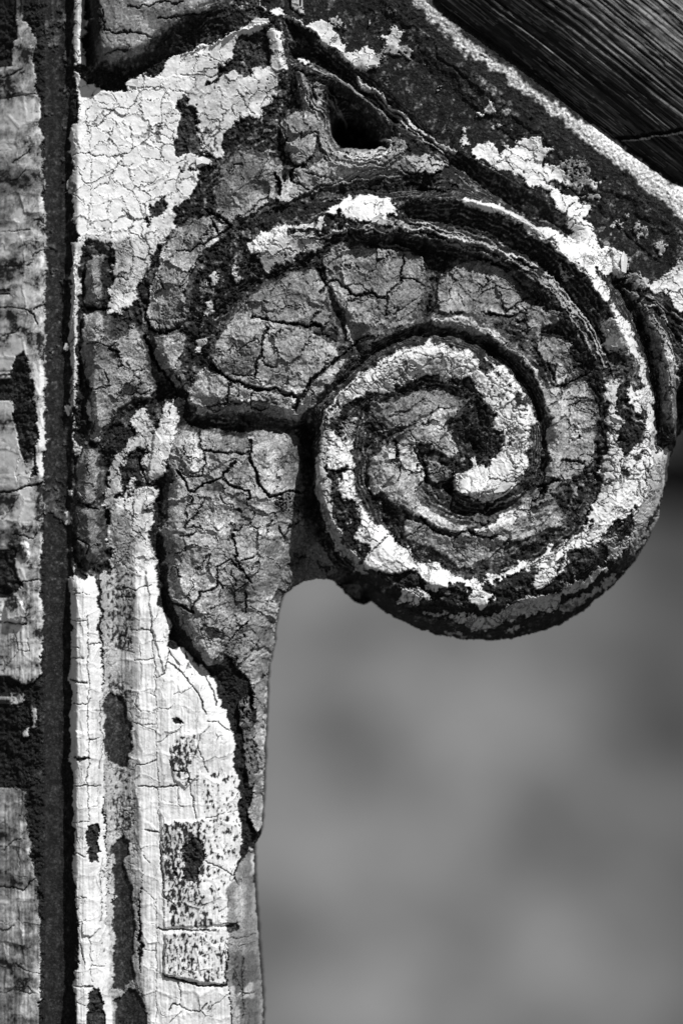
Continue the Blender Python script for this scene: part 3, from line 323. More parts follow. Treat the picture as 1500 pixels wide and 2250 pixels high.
 ('e 340,360 440,330 450,400 420,450 390,440 370,380', .35, W, .2), ('e 200,400 220,440 270,500 220,550 190,490 170,400', .5, W, .12), ('e 0,630 40,620 60,640 50,760 30,740 0,740', .62, W, .1), ('e 30,480 80,460 100,500 60,560 40,530', .4, W, .25), ('e 720,240 800,210 900,150 960,130 990,160 920,200 800,240 740,270', .32, W, .15), ('e 1100,100 1200,90 1300,140 1400,180 1520,180 1520,200 1340,190 1200,130 1090,140', .26, W, .15),
]
# proud wavy edges of old paint: (line, half width, height, reflectance)
RIDGES = [
 ('b 470,480 500,560 530,650 590,720 640,760 650,850', 1.8, 6, .3), ('b 540,560 545,620 580,680 630,720', 1.6, 5, .22), ('b 620,820 640,900 680,980 740,1030 830,1060', 1.8, 5, .3), ('b 660,780 680,880 720,960', 1.6, 5, .25), ('b 600,860 620,960 680,1050 780,1110 900,1120 1040,1100 1140,1040 1170,970', 1.6, 5, .28),
 ('b 640,560 720,650 760,740 775,790', 1.8, 6, .3), ('b 700,500 800,580 900,650 980,720 1030,800', 1.5, 4, .12), ('b 1000,1000 1060,985 1075,940 1040,915', 1.8, 6, .5), ('b 560,1280 700,1230 860,1190 1000,1170 1120,1180', 1.5, 4, .24), ('b 860,540 960,610 1060,720 1180,830 1300,930 1420,1010', 1.7, 5, .4),
 ('b 750,1020 800,1000 900,1010 1000,1000', 1.5, 4, .4), ('f 0,180 100,190 240,230 400,280 520,340', 1.6, 5, .26), ('f 60,130 180,170 300,200 420,240 540,300 640,370', 1.6, 5, .3), ('f 700,420 780,500 860,600 940,720 1010,850', 1.6, 5, .28), ('e 640,250 760,220 900,180 1040,170 1200,200', 1.6, 4, .2), ('f 1310,640 1370,760 1410,900 1440,1050', 1.7, 5, .3), ('f 1250,540 1300,660 1350,800 1380,960', 1.6, 5, .18),
 ('b 850,520 940,580 1020,620 1070,700 1150,750 1230,840 1300,880 1400,960 1490,1000', 3.2, 7, .45), ('b 430,130 560,200 640,290 760,350', 2, 3, .5), ('b 540,430 620,480 700,490 780,545 850,600 950,650 1010,720', 1.8, 4, .3), ('b 1010,720 1060,790 1090,860', 1.6, 4, .18),
 ('b 500,600 520,680 580,740 600,790', 2, 5, .26), ('b 450,500 480,600 520,700', 1.8, 4, .2), ('b 720,1000 780,1040 900,1060 1020,1050 1070,990 1065,930 1010,910', 2.2, 7, .5), ('b 690,1010 760,1060 900,1085 1030,1075 1110,1030 1130,960', 1.8, 5, .26), ('b 640,1050 720,1090 850,1110 1000,1100', 1.8, 5, .2), ('b 560,560 600,545 640,580 660,640 700,680 760,760', 2, 6, .25), ('b 580,570 590,640 640,660', 2, 6, .3), ('b 550,1260 650,1220 780,1180 950,1130 1080,1120', 1.6, 4, .2), ('b 600,1240 750,1200 900,1160', 1.4, 3, .2), ('b 1010,1080 1080,1110 1200,1170', 1.4, 3, .16),
 ('f 0,150 100,140 200,190 350,220 500,280 600,300 680,345', 2.4, 7, .5), ('f 0,110 100,110 200,160 330,190 460,250', 1.8, 5, .32), ('f 200,200 400,250 560,320 680,370', 1.8, 4, .25), ('f 720,390 780,420 850,490 920,590 1000,700 1060,830', 2.2, 6, .36), ('f 760,440 830,520 880,560', 1.6, 4, .3), ('f 380,340 450,340 560,380 640,450', 1.6, 4, .22), ('f 660,380 760,460 820,540', 1.5, 4, .2), ('f 920,620 1010,760 1070,900', 2, 5, .3),
 ('f 640,160 780,240 900,340 1000,440', 1.4, 3, .7), ('f 1280,570 1360,720 1400,900 1420,1100', 1.8, 5, .28), ('f 1330,600 1430,780 1470,980', 2, 5, .34), ('f 1290,560 1350,560 1420,640 1500,750', 1.8, 6, .3), ('f 1330,540 1440,640 1500,700', 1.8, 6, .25), ('f 1300,500 1400,580 1500,640', 1.6, 4, .2),
 ('i 40,800 45,1000 80,1150 140,1290 200,1390', 1.8, 3, .75), ('i 60,700 75,600 120,480 200,390 330,280', 1.8, 3, .6), ('i 1110,1060 1200,1000 1260,940', 1.8, 3, .8), ('j 620,750 700,710 780,660 860,600 920,550', 2, 5, .85), ('j 850,650 820,760 760,800', 1.6, 3, .8), ('j 1210,480 1280,330 1310,180', 2, 4, .75),
 ('a 1500,240 1420,290 1340,300 1210,360', 1.8, 5, .7), ('b 0,240 90,200 200,180 270,170', 1.6, 4, .8), ('i 690,1150 800,1220 960,1250', 1.6, 3, .45), ('i 1050,1120 1150,1080 1280,1020', 1.5, 4, .25), ('i 420,640 560,600 700,580', 1.4, 3, .25),
 ('d 470,250 500,600 470,800', 1.6, 4, .6), ('e 220,690 260,640 340,650 420,640', 1.5, 4, .3), ('e 820,380 900,310 1000,290 1080,330', 1.5, 4, .28), ('e 1150,270 1250,275 1350,300', 1.6, 5, .3), ('h 360,100 480,140 600,100 700,130', 1.5, 3, .3), ('h 850,720 920,745 970,710', 1.6, 3, .5),
]
CRACKS = [  # (line, half width, depth)
 ('e 0,30 60,130 100,200 180,150 120,90 40,60', 3.4, 12), ('e 100,200 0,270', 2, 9), ('e 320,745 400,760 520,775 640,800 760,805', 3.2, 13), ('e 420,810 380,900 370,1000 335,1100 330,1140', 2.6, 12), ('e 380,1000 400,1060 440,1080 470,1080', 2, 8), ('e 40,1060 100,1110 160,1160 260,1190 350,1220 480,1220 620,1280', 4.2, 16), ('e 950,960 900,1020 800,1090 700,1180 640,1260 590,1350', 4.2, 16), ('e 160,1160 155,1310', 1.6, 8), ('e 320,1220 300,1330', 2.2, 8), ('e 740,420 800,540 760,580', 3.6, 14), ('e 870,505 920,550 980,605 1110,600 1200,620', 3.4, 13), ('e 1310,340 1290,460 1290,520 1200,600 1195,750', 2.2, 10), ('e 1290,480 1400,510', 2, 8), ('e 940,970 1000,900 1100,870', 3, 10), ('e 180,910 210,970 340,905', 1.5, 6), ('e 760,700 720,740 700,790', 1.6, 6), ('e 200,1120 330,1140', 2.4, 8), ('e 20,1340 160,1310 260,1310 310,1340 400,1360', 2, 8), ('e 800,530 870,505', 2.4, 8), ('e 930,540 1040,530 1080,590', 1.3, 5), ('e 530,440 430,600', 1.5, 4),
 ('h 415,300 420,380 450,460 435,600', 2.2, 9), ('h 440,430 560,425 740,440', 3, 10), ('h 750,350 750,480 790,560 810,650 880,720 960,710 1010,690 1100,690', 3.8, 15), ('h 270,550 370,690 440,660 560,595 640,500', 3.4, 13), ('h 560,610 620,650 740,690 740,760', 3.4, 12), ('h 460,720 400,830 310,920', 1.6, 6), ('h 640,970 670,1150 750,1290', 2.6, 12), ('h 700,1150 780,1115', 2, 8), ('h 540,1180 620,1140 700,1220', 2, 8), ('h 540,1190 540,1330 430,1345 370,1460', 2.2, 8), ('h 240,1430 310,1440 380,1480', 3.4, 12), ('h 290,540 330,590 440,600', 1.8, 7), ('h 770,0 850,30 950,20 1060,70', 3, 10), ('h 1140,0 1040,160', 3.2, 12), ('h 940,930 980,1000 1060,880', 2.4, 9), ('h 720,1350 720,1480', 2, 8), ('h 300,990 340,980 400,960', 2, 6), ('h 880,880 850,960', 2, 6), ('h 640,940 760,900', 1.8, 6),
 ('b 330,1170 340,1280', 5, 22), ('b 420,1130 430,1190', 4.5, 20), ('b 350,820 390,920 360,960 420,1060 450,1110 490,1100 580,1040', 2.4, 10), ('b 440,1200 540,1250', 2.2, 10), ('b 510,1140 560,1160 640,1180', 1.6, 7), ('b 430,850 490,900 590,880', 1.4, 6), ('b 60,590 120,680 170,750', 1.6, 6), ('b 1120,1110 1220,1160 1290,1100', 1.4, 6), ('b 30,1470 150,1400 260,1310', 1.4, 5), ('b 980,1330 960,1450', 1.2, 4), ('b 1320,1050 1340,1100 1440,1110', 2, 7), ('b 1200,1200 1400,1290 1500,1240', 3.4, 9),
 ('a 570,840 640,830 770,710 780,690', 1.6, 6), ('a 560,730 565,840', 1.5, 5), ('a 780,710 840,715 880,690 910,580', 1.7, 6), ('a 910,580 1080,585 1180,600 1250,630', 1.5, 5), ('a 1080,590 1055,800 1040,880', 1.4, 5), ('a 1030,885 1140,905', 1.5, 5), ('a 1030,885 950,950 870,970 860,820', 1.5, 5), ('a 870,970 850,1010 780,1030 580,1018 480,1020', 1.8, 6), ('a 750,1035 830,1105 880,1080', 1.6, 5), ('a 780,1070 730,1150 710,1200 600,1240', 1.5, 5), ('a 600,840 600,1500', 1.1, 3), ('a 810,1200 860,1250 910,1310 960,1350', 1.4, 5), ('a 740,1310 700,1400', 1.3, 4), ('a 1180,480 1280,490 1380,500 1500,460', 1.8, 7), ('a 1280,490 1290,560 1250,600', 1.4, 5), ('a 1000,930 1060,1030 1110,1080', 1.3, 5), ('a 800,1380 850,1440 890,1450', 1.5, 5), ('a 990,770 1160,740', 1.1, 4), ('a 1060,820 1160,800', 1.1, 4), ('a 605,600 600,700 570,730', 1.1, 4), ('a 600,655 770,685', 1.1, 4), ('a 670,858 700,868 740,856', 1.4, 4), ('a 1170,640 1200,740 1190,800', 1.1, 4), ('a 910,1105 930,1135 980,1150', 1.4, 4), ('a 920,1200 980,1210 1050,1180', 1.4, 4), ('a 960,1265 1030,1235', 1.3, 4), ('a 710,235 800,240 880,230 1000,270', 2, 7), ('a 860,65 920,85 1000,70 1100,45 1200,50', 1.8, 7), ('a 1060,140 1200,130 1380,90', 2, 7), ('a 690,90 705,240', 1.8, 7), ('a 700,380 780,345 860,340', 1.8, 6), ('a 0,480 60,470 130,430', 2.4, 9),
 ('a 0,620 240,612', 1.4, 5), ('a 40,1180 110,1170 160,1100', 2, 6), ('a 70,1060 180,980', 2.2, 6), ('d 0,660 60,665 150,680 220,720 240,780', 3, 10), ('d 220,690 290,645', 2, 7), ('d 0,155 190,160', 1.6, 5), ('d 0,395 200,390', 1.4, 4), ('d 0,850 80,835 120,800', 2.4, 8), ('d 230,100 280,110', 2, 6), ('d 200,325 290,290', 2, 6), ('g 0,540 100,530 190,500 270,480', 4, 16), ('g 60,830 150,830 210,850 240,820', 2.6, 9), ('g 0,720 60,650 110,560', 1.6, 5), ('g 10,1410 170,1415', 3, 12), ('g 90,1140 260,1120', 2.6, 8), ('k 60,90 90,200 150,200 150,130', 1.6, 5), ('k 0,320 40,270 90,200', 1.5, 5), ('l 0,395 120,395 180,340', 2.6, 9), ('l 0,190 60,130 130,120', 1.8, 6), ('l 0,640 60,600', 3, 9), ('l 0,985 60,965 180,965', 1.6, 5), ('l 70,810 150,850 220,860', 1.6, 5), ('l 90,140 100,300', 1.2, 4),
 ('k 920,265 1000,320 1060,390 1110,480 1130,540', 2.6, 9), ('k 835,0 835,200 860,345 900,330 930,200 940,60', 1.6, 6), ('k 850,340 860,600 880,1250', 1.2, 4), ('k 850,520 930,520 960,490', 1.3, 4), ('k 740,250 840,245', 1.8, 6), ('k 730,600 860,605', 1.4, 5), ('k 740,840 780,825 860,800', 1.8, 6), ('k 760,945 870,945 940,950 980,940', 2.4, 9), ('k 1030,850 1050,960 1080,1120', 2, 9), ('k 930,810 960,860 1030,860', 2.2, 9), ('k 1090,730 1120,800 1135,860', 1.8, 7), ('k 1290,665 1240,630 1200,590 1140,590', 2, 7), ('k 1130,350 1170,420 1190,500', 2.4, 9), ('k 870,700 960,650 1000,610', 1.2, 4), ('k 1060,400 1000,430 960,440', 1.4, 4), ('k 980,950 980,1040 1010,1060', 1.2, 4), ('k 780,1185 870,1190', 1.8, 6), ('k 1130,1120 1310,1080', 1.4, 5), ('k 840,150 930,150', 1.1, 4), ('k 835,85 770,90', 1.3, 4), ('k 760,430 740,500 780,540', 1.4, 5), ('k 820,430 855,445', 1.6, 5), ('k 1085,730 1110,650 1150,620', 1.5, 5), ('k 935,750 960,770', 2, 6),
 ('k 390,35 480,35', 1.4, 4), ('k 385,175 430,180', 2, 6), ('k 390,235 470,240', 1.8, 6), ('k 385,360 475,370', 3, 9), ('k 400,490 480,492 500,465', 2, 7), ('k 490,165 550,160', 2.2, 7), ('k 485,0 490,400 480,520 490,700 480,900 490,1130', 1.5, 5), ('k 485,685 550,680', 2.2, 7), ('k 405,785 485,785', 3.4, 11), ('k 410,940 550,940', 2, 7), ('k 400,1135 490,1140', 1.6, 5), ('l 410,190 470,200', 2, 6), ('l 405,300 420,300', 1.6, 5), ('l 410,425 480,430', 1.6, 5), ('l 500,640 505,900', 1.3, 4), ('l 415,915 505,920', 2.4, 8), ('l 440,690 470,800', 1.6, 5), ('l 510,805 570,810', 1.5, 5), ('l 410,1010 490,1020', 1.2, 4), ('l 555,285 560,560', 1.3, 5), ('g 465,1215 590,1215', 1.3, 5), ('g 470,1390 580,1390', 1.2, 4), ('k 550,480 550,600 570,690 545,850', 1.3, 5),
 ('l 860,602 1190,608', 2.6, 10), ('l 905,860 1000,885 1100,905 1240,912', 4, 14), ('l 880,100 890,250 905,430', 2.2, 9), ('l 980,880 995,1000', 1.6, 6), ('l 925,1045 950,1010 995,1010 1010,1030 1100,1060 1140,1010', 2, 8), ('l 1000,1050 930,1120', 1.5, 5), ('l 1130,225 1250,280 1310,360', 2, 7), ('l 780,60 870,62', 1.6, 5), ('l 860,430 860,1120', 1.1, 4), ('l 1240,660 1240,910', 1.2, 4), ('l 780,715 860,720', 1.3, 4), ('l 860,850 900,850', 1.3, 4), ('l 1160,1000 1140,1050 1260,950', 1.3, 4), ('l 790,200 820,240', 1.3, 4), ('l 1200,510 1250,480 1260,420', 1.3, 4), ('l 780,380 850,435', 1.2, 4), ('l 1320,960 1400,960', 1.6, 5), ('l 1250,650 1400,650', 1.5, 4), ('l 1330,760 1335,1100', 1.8, 5),
 ('g 510,600 560,620 600,655 640,660', 2.2, 9), ('g 510,850 550,870 590,900 580,940', 1.8, 7), ('g 880,600 870,740 890,800 960,860', 1.8, 6), ('g 970,490 1080,430', 2, 7), ('g 800,1180 900,1185 1000,1150', 2, 8), ('g 810,1020 880,1060', 1.3, 5), ('g 780,700 880,740', 1.4, 4), ('g 740,1050 800,1010 840,900', 1.4, 5), ('g 1010,1400 1050,1340', 1.4, 4), ('g 860,1450 1000,1450', 1.6, 5), ('g 1050,600 950,660 1000,660', 2, 8), ('g 920,310 960,470 975,490', 3, 9), ('g 820,340 870,270 980,260', 2.2, 8),
 ('d 580,910 640,905 700,945 780,915', 1.6, 6), ('d 720,955 800,980', 2, 8), ('d 560,680 720,680', 4, 14), ('d 560,1180 620,1220 690,1215', 1.8, 7), ('d 700,1090 720,1150 700,1200', 1.6, 6), ('d 850,1040 880,1100 960,1090', 1.3, 5), ('d 915,1110 910,1200', 1.3, 5), ('d 960,700 990,820 1060,850 1200,810', 3, 11), ('d 1180,300 1270,310 1320,270 1450,210', 1.8, 7), ('d 1060,480 1090,560', 1.8, 7), ('d 1180,560 1290,400 1330,330', 1.5, 5), ('d 980,750 1050,780 1060,830', 1.6, 6), ('d 960,870 1000,960 1050,1080 1150,1180', 4, 14), ('d 850,240 870,290', 2, 6), ('d 740,480 850,490', 2.4, 8), ('d 800,30 860,95', 1.6, 5), ('d 840,155 885,150', 1.8, 5), ('d 880,340 870,450 920,480', 1.4, 5), ('d 990,1300 1170,1200 1100,1400', 2, 6), ('d 1380,1340 1500,1310', 2, 7), ('d 850,1250 920,1250 1000,1230', 1.4, 5), ('d 605,1260 610,1500', 1.3, 5), ('d 570,200 580,280', 1.6, 5), ('d 575,0 575,200', 1.1, 4), ('d 1270,760 1390,745', 1.6, 6),
 ('f 390,500 470,450 600,470', 1.4, 5), ('f 480,490 500,560 525,590 600,540 650,510', 1.8, 7), ('f 380,590 460,610 560,630', 2.2, 8), ('f 800,1005 880,970 980,930', 2.4, 8), ('f 830,1415 940,1410', 3, 11), ('f 740,860 780,1000', 1.4, 5), ('f 1080,880 1100,930', 2, 7), ('f 1070,1330 1140,1300', 2.4, 8), ('f 510,50 515,80', 2, 6), ('f 840,1070 960,1060', 1.4, 5), ('f 880,1100 860,1240', 1.4, 4), ('f 260,500 300,560', 1.2, 4), ('f 880,130 900,100', 2.4, 7), ('f 1060,300 1110,250', 1.2, 4), ('f 760,190 790,170', 2, 6), ('f 1240,160 1260,140', 2, 6), ('f 600,560 640,590', 1.6, 6), ('f 850,790 900,860 940,870', 1.3, 5),
 ('i 420,260 520,200 600,160 700,180', 1.5, 5), ('i 500,350 550,290 600,250', 1.6, 6), ('i 540,760 540,940', 1.5, 6), ('i 680,1160 720,1210 800,1260 880,1275 960,1240 1000,1260 1130,1285', 3.2, 12), ('i 1090,930 1180,940 1260,935', 2.4, 9), ('i 1180,580 1230,650 1200,720', 1.8, 7), ('i 1090,860 1090,930 1020,1030', 1.3, 5), ('i 1250,510 1320,505', 2.4, 8), ('i 950,1040 1050,1060', 1.6, 5), ('i 1060,1120 1110,1000', 1.3, 5), ('i 380,1360 480,1280', 3, 10), ('i 500,1270 600,1370 660,1440', 2.4, 9), ('i 640,760 690,880 720,950', 2, 8), ('i 560,720 640,710 700,720', 1.4, 5), ('i 120,870 260,880', 3, 10), ('i 700,180 810,190', 2, 6), ('i 240,150 130,230 0,340', 4, 15), ('i 0,820 60,840', 1.2, 4), ('i 820,120 870,330 1060,430', 1.2, 4), ('i 1130,300 1230,400', 1.2, 4), ('i 520,700 530,780', 4, 16), ('i 1380,980 1440,960 1500,930', 3.5, 12),
 ('j 0,0 60,130 90,230', 1.6, 6), ('j 610,760 700,700 800,650 860,590', 2.6, 9), ('j 320,860 380,860 390,830', 1.8, 7), ('j 1060,290 1110,290', 2, 7), ('j 1000,380 940,500', 2.2, 8), ('j 680,380 740,310', 5, 16), ('j 320,910 400,900', 1.3, 5), ('j 1275,170 1285,240', 2.6, 8), ('j 1000,480 960,560', 1.6, 6), ('j 960,600 1000,630', 1.6, 6),
 ('c 270,1080 320,1050 380,1110', 1.4, 5), ('c 720,1410 780,1330', 2.4, 8), ('c 570,1180 620,1230 720,1270', 1.8, 7), ('c 500,1120 580,1170', 1.4, 5), ('c 620,1160 640,1130', 1.6, 6), ('c 830,1330 810,1380 780,1390', 1.8, 6), ('c 380,1110 470,1150', 1.2, 4), ('c 150,370 210,410', 2.6, 6),
]

def outline_inside(P):
    ins = np.zeros(X.shape, bool); x = X + WX * .35; y = Y + WY * .35
    for k in range(len(P)):
        (xa, ya), (xb, yb) = P[k], P[(k + 1) % len(P)]
        if ya == yb: continue
        ins ^= ((ya > y) != (yb > y)) & (x < (xb - xa) * (y - ya) / (yb - ya) + xa)
    ins[:, 0] = True; ins[-1, :NX] = ins[-2, :NX]
    return ins
SOLID = outline_inside(OUTLINE)
for s in ('b 700,790 740,770 760,800 800,780 850,800 905,840 925,890 1000,915 1010,945 965,972 880,972 800,962 740,955 700,900',):   # the pierced hole
    sl, m = poly_mask(s, .6); HOLE = (sl, m)

cls = np.zeros((NY, NX), np.int8)                  # 0 rust, 1 thick coat, 2 white coat
TONE = np.full((NY, NX), 0.0105, np.float32)
SPECK = np.zeros((NY, NX), bool)
spec_n = SPK * .75 + SPK2 * .45
for s, tone, c, spk in PATCHES:
    sl, m = poly_mask(s, 1.0 if c != G else .8)
    if spk:
        soft_m = blur(m.astype(np.float32), 12 if min(m.shape) > 30 else 3)
        nz = SPK3[sl] * 1.15 + SPK2[sl] * .5 if spk >= .19 else spec_n[sl] + SPK3[sl] * .3
        bad = m & (nz <= (-.62 + spk * 1.7 * np.clip(soft_m * 1.6 - .45, 0, 1))); m = m & ~bad
        flat_ = spk >= .05 and s[0] in 'okl' and c == W      # worn through but level: no pit
        cls[sl] = np.where(bad, 2 if flat_ else 0, cls[sl]); TONE[sl] = np.where(bad, .022, TONE[sl])
    SPECK[sl] &= ~m
    if spk: SPECK[sl] |= bad & flat_
    cls[sl] = np.where(m, {R: 0, G: 1, W: 2}[c], cls[sl]); TONE[sl] = np.where(m, tone, TONE[sl])
# ragged rims: coats break off in crumbs, thin remains cling to the rust around them
lipz = ((X - 1000) * .775 - (Y - 128) > 0) & (X > 850)
fine = fbm(X, Y, 9, 50, 3, .75) * 2.2; fine2 = fbm(X, Y, 26, 51, 5, .7) * 2.2; big = fbm(X, Y, 130, 52, 3, .6) * 2.2
nopost = ~((X < 600) & (Y > 1280)) & (X > 95) & ~lipz
cw = blur((cls == 2).astype(np.float32), 14); cg = wide((cls == 1).astype(np.float32), 14); ca_ = blur((cls > 0).astype(np.float32), 10)
er = (cls == 2) & (cw + .45 * fine + .3 * fine2 < .4) & nopost
TONE = np.where(er, .02, TONE); cls[er] = 0
er2 = (cls == 2) & (X < 600) & (X > 100) & (Y > 1270) & (cw + .4 * fine + .15 * fine2 < .4); TONE = np.where(er2, .03, TONE); cls[er2] = 0
rs = (cls == 0) & (cw > .03) & (cw + .5 * fine + .35 * fine2 > .55) & nopost
TONE = np.where(rs, np.clip(.42 + .25 * fine2, .12, .7), TONE); cls[rs] = 2
er = (cls == 1) & (ca_ + .35 * fine2 < .42) & nopost
TONE = np.where(er, .02, TONE); cls[er] = 0
thin_g = (cls == 0) & nopost & (X < 1500) & (cg + .3 * fine2 + .32 * big > .22) & ~((X > 860) & (Y < .78 * X - 330))
railz = (X > 560) & (Y < .80 * X - 355) & ~lipz
rw = railz & (cls == 0) & (fine2 + .45 * fine + .6 * big > .72)
TONE = np.where(rw, np.clip(.16 + .22 * fine, .03, .5), TONE)
TONE = np.where(thin_g, .07 + .04 * fine2 + .03 * fine, TONE)
resid = (cls == 0) & ~thin_g & nopost & (fine2 * .7 + .5 * fine > .48)
TONE = np.where(resid, np.clip(.07 + .12 * fine, .03, .3), TONE)
# soften tone steps inside one coat (not across the edge of a coat)
tb = TONE.copy()
for _ in range(3):
    for c in (0, 1, 2):
        mk = (cls == c).astype(np.float32); num = blur(tb * mk, 1); den = blur(mk, 1)
        tb = np.where(mk > 0, num / np.maximum(den, 1e-3), tb)
TONE = np.where(SPECK, .018, tb)
# tiny flecks where the coat has lifted
pit = (fbm(X, Y, 7, 31, 2, .6) > .62 - .12 * SPK2) & (cls > 0) & (SPK2 > -.1)
TONE = np.where(pit & (cls == 2), .05, TONE); TONE = np.where(pit & (cls == 1), TONE * .5, TONE)

for k_ in range(1, 13): cls[-k_] = cls[-14]; TONE[-k_] = TONE[-14]
for k_ in range(0, 10): cls[k_] = cls[10]; TONE[k_] = TONE[10]
for k_ in range(0, 10): cls[:, k_] = cls[:, 10]; TONE[:, k_] = TONE[:, 10]
# crazing: coarse plates on the thick coat, finer on the white coat, ladder cracks down the post
xw, yw = X + WFX * 1.5, Y + WFY * 1.5
post = smooth(1240, 1290, Y) * smooth(600, 560, X)
strip = smooth(100, 92, X)
e1, id1, ax1, ay1 = cells((xw + 26 * fbm(X, Y, 150, 101, 2)) / 58, (yw + 60 * fbm(X, Y, 190, 102, 2)) / 58, 3, 1.0)                      # thick coat
e2, id2, ax2, ay2 = cells(xw / 40, yw / 40, 4)                      # white coat
e3, id3, ax3, ay3 = cells((X + WFX * .5) / 44, (Y + WFY * .6) / 52, 5, .55)   # ladder cracks on the post
e4, id4, ax4, ay4 = cells(xw / 13, yw / 13, 6)                      # fine crazing
vary_ = 0; e5, id5, _, _ = cells(xw / 24, yw / 24, 7)
vary = fbm(X, Y, 90, 8, 3); vary2 = fbm(X, Y, 50, 9, 3)
rim_zone = cls == 2
thin = np.zeros((NY, NX), bool); depth = np.zeros((NY, NX), np.float32); SC = np.zeros((NY, NX), np.float32)
def add_crack(zone_, dist, width, d):
    """cracks of varying width along the borders of cells; where the width runs out they fade to hairlines"""
    global depth, SC
    m = np.clip((np.maximum(width, .12) + .55 - dist) / 1.1, 0, 1) * np.clip(.25 + width / 1.1, .0, 1) * zone_
    SC = np.maximum(SC, m); depth = np.maximum(depth, m * d)
onpost = (post > .5) | (strip > .5)
flute = np.zeros((NY, NX), bool)
sl, m = poly_mask('o 222,1255 300,1245 298,1300 290,1400 297,1500 290,1600 295,1690 312,1900 304,2100 330,2250 247,2250 240,2100 233,1900 228,1560 224,1400', .3); flute[sl] = m
volute = np.hypot(X - 1040, Y - 1020) < 440
lip = smooth(0, 1, (X - 1000) * .78 - (Y - 120)) * (cls == 2) > .5
calm = (Y < 175 - .22 * (X - 200)) & (X > 185) & (X < 560)
vw = vary * 2.2 - 1.5 * calm; vw2 = vary2 * 2.2 - 1.5 * calm
add_crack(cls == 1, e1 * 29, .4 + 1.4 * vw2, 7)
add_crack(cls == 1, e5 * 12, .2 + .9 * vw, 3)
add_crack(cls == 1, e4 * 6.5, -.1 + .7 * vw2, 2)
add_crack((cls == 2) & ~onpost & ~lip, e2 * 20, .7 + .9 * vw, 4)
add_crack((cls == 2) & onpost & ~flute, e3 * 22, .1 + .8 * vw2, 3)
add_crack((cls == 2) & ~lip & (flute | volute | ((Y > 500) & (Y < 1260) & (X > 150))), e4 * 6.5, .35 + .8 * vw2, 2.5)
add_crack((cls == 2) & volute, e5 * 12, .9 + .9 * vw, 4)
add_crack((cls == 2) & ~lip, e5 * 12, -.05 + .7 * vw2, 2)
CR = np.zeros((NY, NX), np.float32); cutd = np.zeros((NY, NX), np.float32)
for s, hw, dep in CRACKS:
    sl, d = line_dist(s, .55, 16)
    w = hw * np.where(cls[sl] == 2, .5, .85) * (1 + .5 * SPK[sl])
    m = smooth(w + 1.2, np.maximum(w - .8, .2), d) if False else np.clip((w + .9 - d) / 1.6, 0, 1)
    m = m * m * (3 - 2 * m)
    CR[sl] = np.maximum(CR[sl], m); cutd[sl] = np.maximum(cutd[sl], m * dep * np.where(cls[sl] == 2, .6, 1))

# build up heights
Z = FORM.copy()
lump = fbm(X, Y, 74, 12, 4, .45)
tk_g = 10 + 11 * lump + 1.5 * fbm(X, Y, 24, 16, 3, .5) + 3.5 * smooth(.24, .04, e1) + (hash01(id1, id1 * 0, 2) - .5) * 6 + ax1 * (hash01(id1, id1 * 0, 3) - .5) * 14 + ay1 * (hash01(id1, id1 * 0, 4) - .5) * 14
bossz = (Y < 175 - .22 * (X - 200)) & (X > 185) & (X < 560)
tk_g = np.where(bossz, 8 + 6 * lump, tk_g)
tilt = np.where(onpost, (hash01(id3, id3 * 0, 6) - .5) * 2.4 + ax3 * (hash01(id3, id3 * 0, 7) - .5) * 2.5, (hash01(id2, id2 * 0, 6) - .5) * 3 + ax2 * (hash01(id2, id2 * 0, 7) - .5) * 5 + ay2 * (hash01(id2, id2 * 0, 8) - .5) * 5)
curl = np.where(onpost, 1.4 * smooth(.22, 0, e3), 2.2 * smooth(.2, 0, e2))
tk_w = 6 + tilt + curl + fbm(X, Y, 20, 13, 2) * 1.0 + fbm(X, Y * .07, 6, 14, 3) * 2.2 * post
rough_w = volute | ((X > 950) & (Y < 700))
tk_w = tk_w + np.where(rough_w, fbm(X, Y, 16, 15, 3, .6) * 2.6, 0)
rust_h = fbm(X, Y, 40, 20, 6, .78) * 22 + fbm(X, Y, 9, 21, 2, .6) * 4
groove = smooth(92, 100, X) * smooth(162, 152, X); smoothrust = np.maximum(groove, flute * 1.0); smoothrust = np.maximum(smoothrust, smooth(0, 30, (X - 620) * .8 - Y + 60) * (Y < 700) * .75)
rust_h *= (1 - .88 * smoothrust)
# old coats show their edges as contour lines on the slopes
sx_, sy_ = np.gradient(FORM, ST); slope = np.hypot(sx_, sy_)
st_ = FORM / 9 + fbm(X, Y, 60, 55, 4, .6) * 1.5; fr = st_ - np.floor(st_); which = np.floor(st_).astype(np.int64)
zone = smooth(.05, .2, slope) * (X > 440) * (Y < 1260) * smooth(-.35, .1, fbm(X, Y, 80, 56, 3))
tri = smooth(230, 120, np.hypot(X - 750, (Y - 280))); zone = np.maximum(zone, tri * .9 * (Y < 430)) * (cls != 2) * nopost
st_ = st_
terr = (smooth(0, .35, fr) - fr) * 7 * zone
edge_l = (fr < .3) & (zone > .25) & (hash01(which, which * 0, 9) + .5 * SPK2 > .15)
thick = np.where(cls == 1, tk_g, np.where(cls == 2, tk_w, rust_h))
thick = thick + np.where(cls == 0, terr, terr * .4)
thick = np.where(thin_g & (cls == 0), thick * .5 + 4, thick)
Lg = fbm(X, Y, 85, 90, 6, .6) * np.where(bossz, 4, 9); kg = np.floor(Lg).astype(np.int64); fg_ = Lg - kg
Lw = fbm(X, Y, 70, 91, 6, .62) * 7; kw = np.floor(Lw).astype(np.int64); fw_ = Lw - kw
thick = thick + np.where(cls == 1, (kg + smooth(0, .12, fg_)) * 1.9, np.where(cls == 2, np.where(X > 95, (kw + smooth(0, .1, fw_)) * np.where((X < 600) & (Y > 1280), .5, np.where((X < 470) & (Y < 700), .45, .75)), 0), 0))
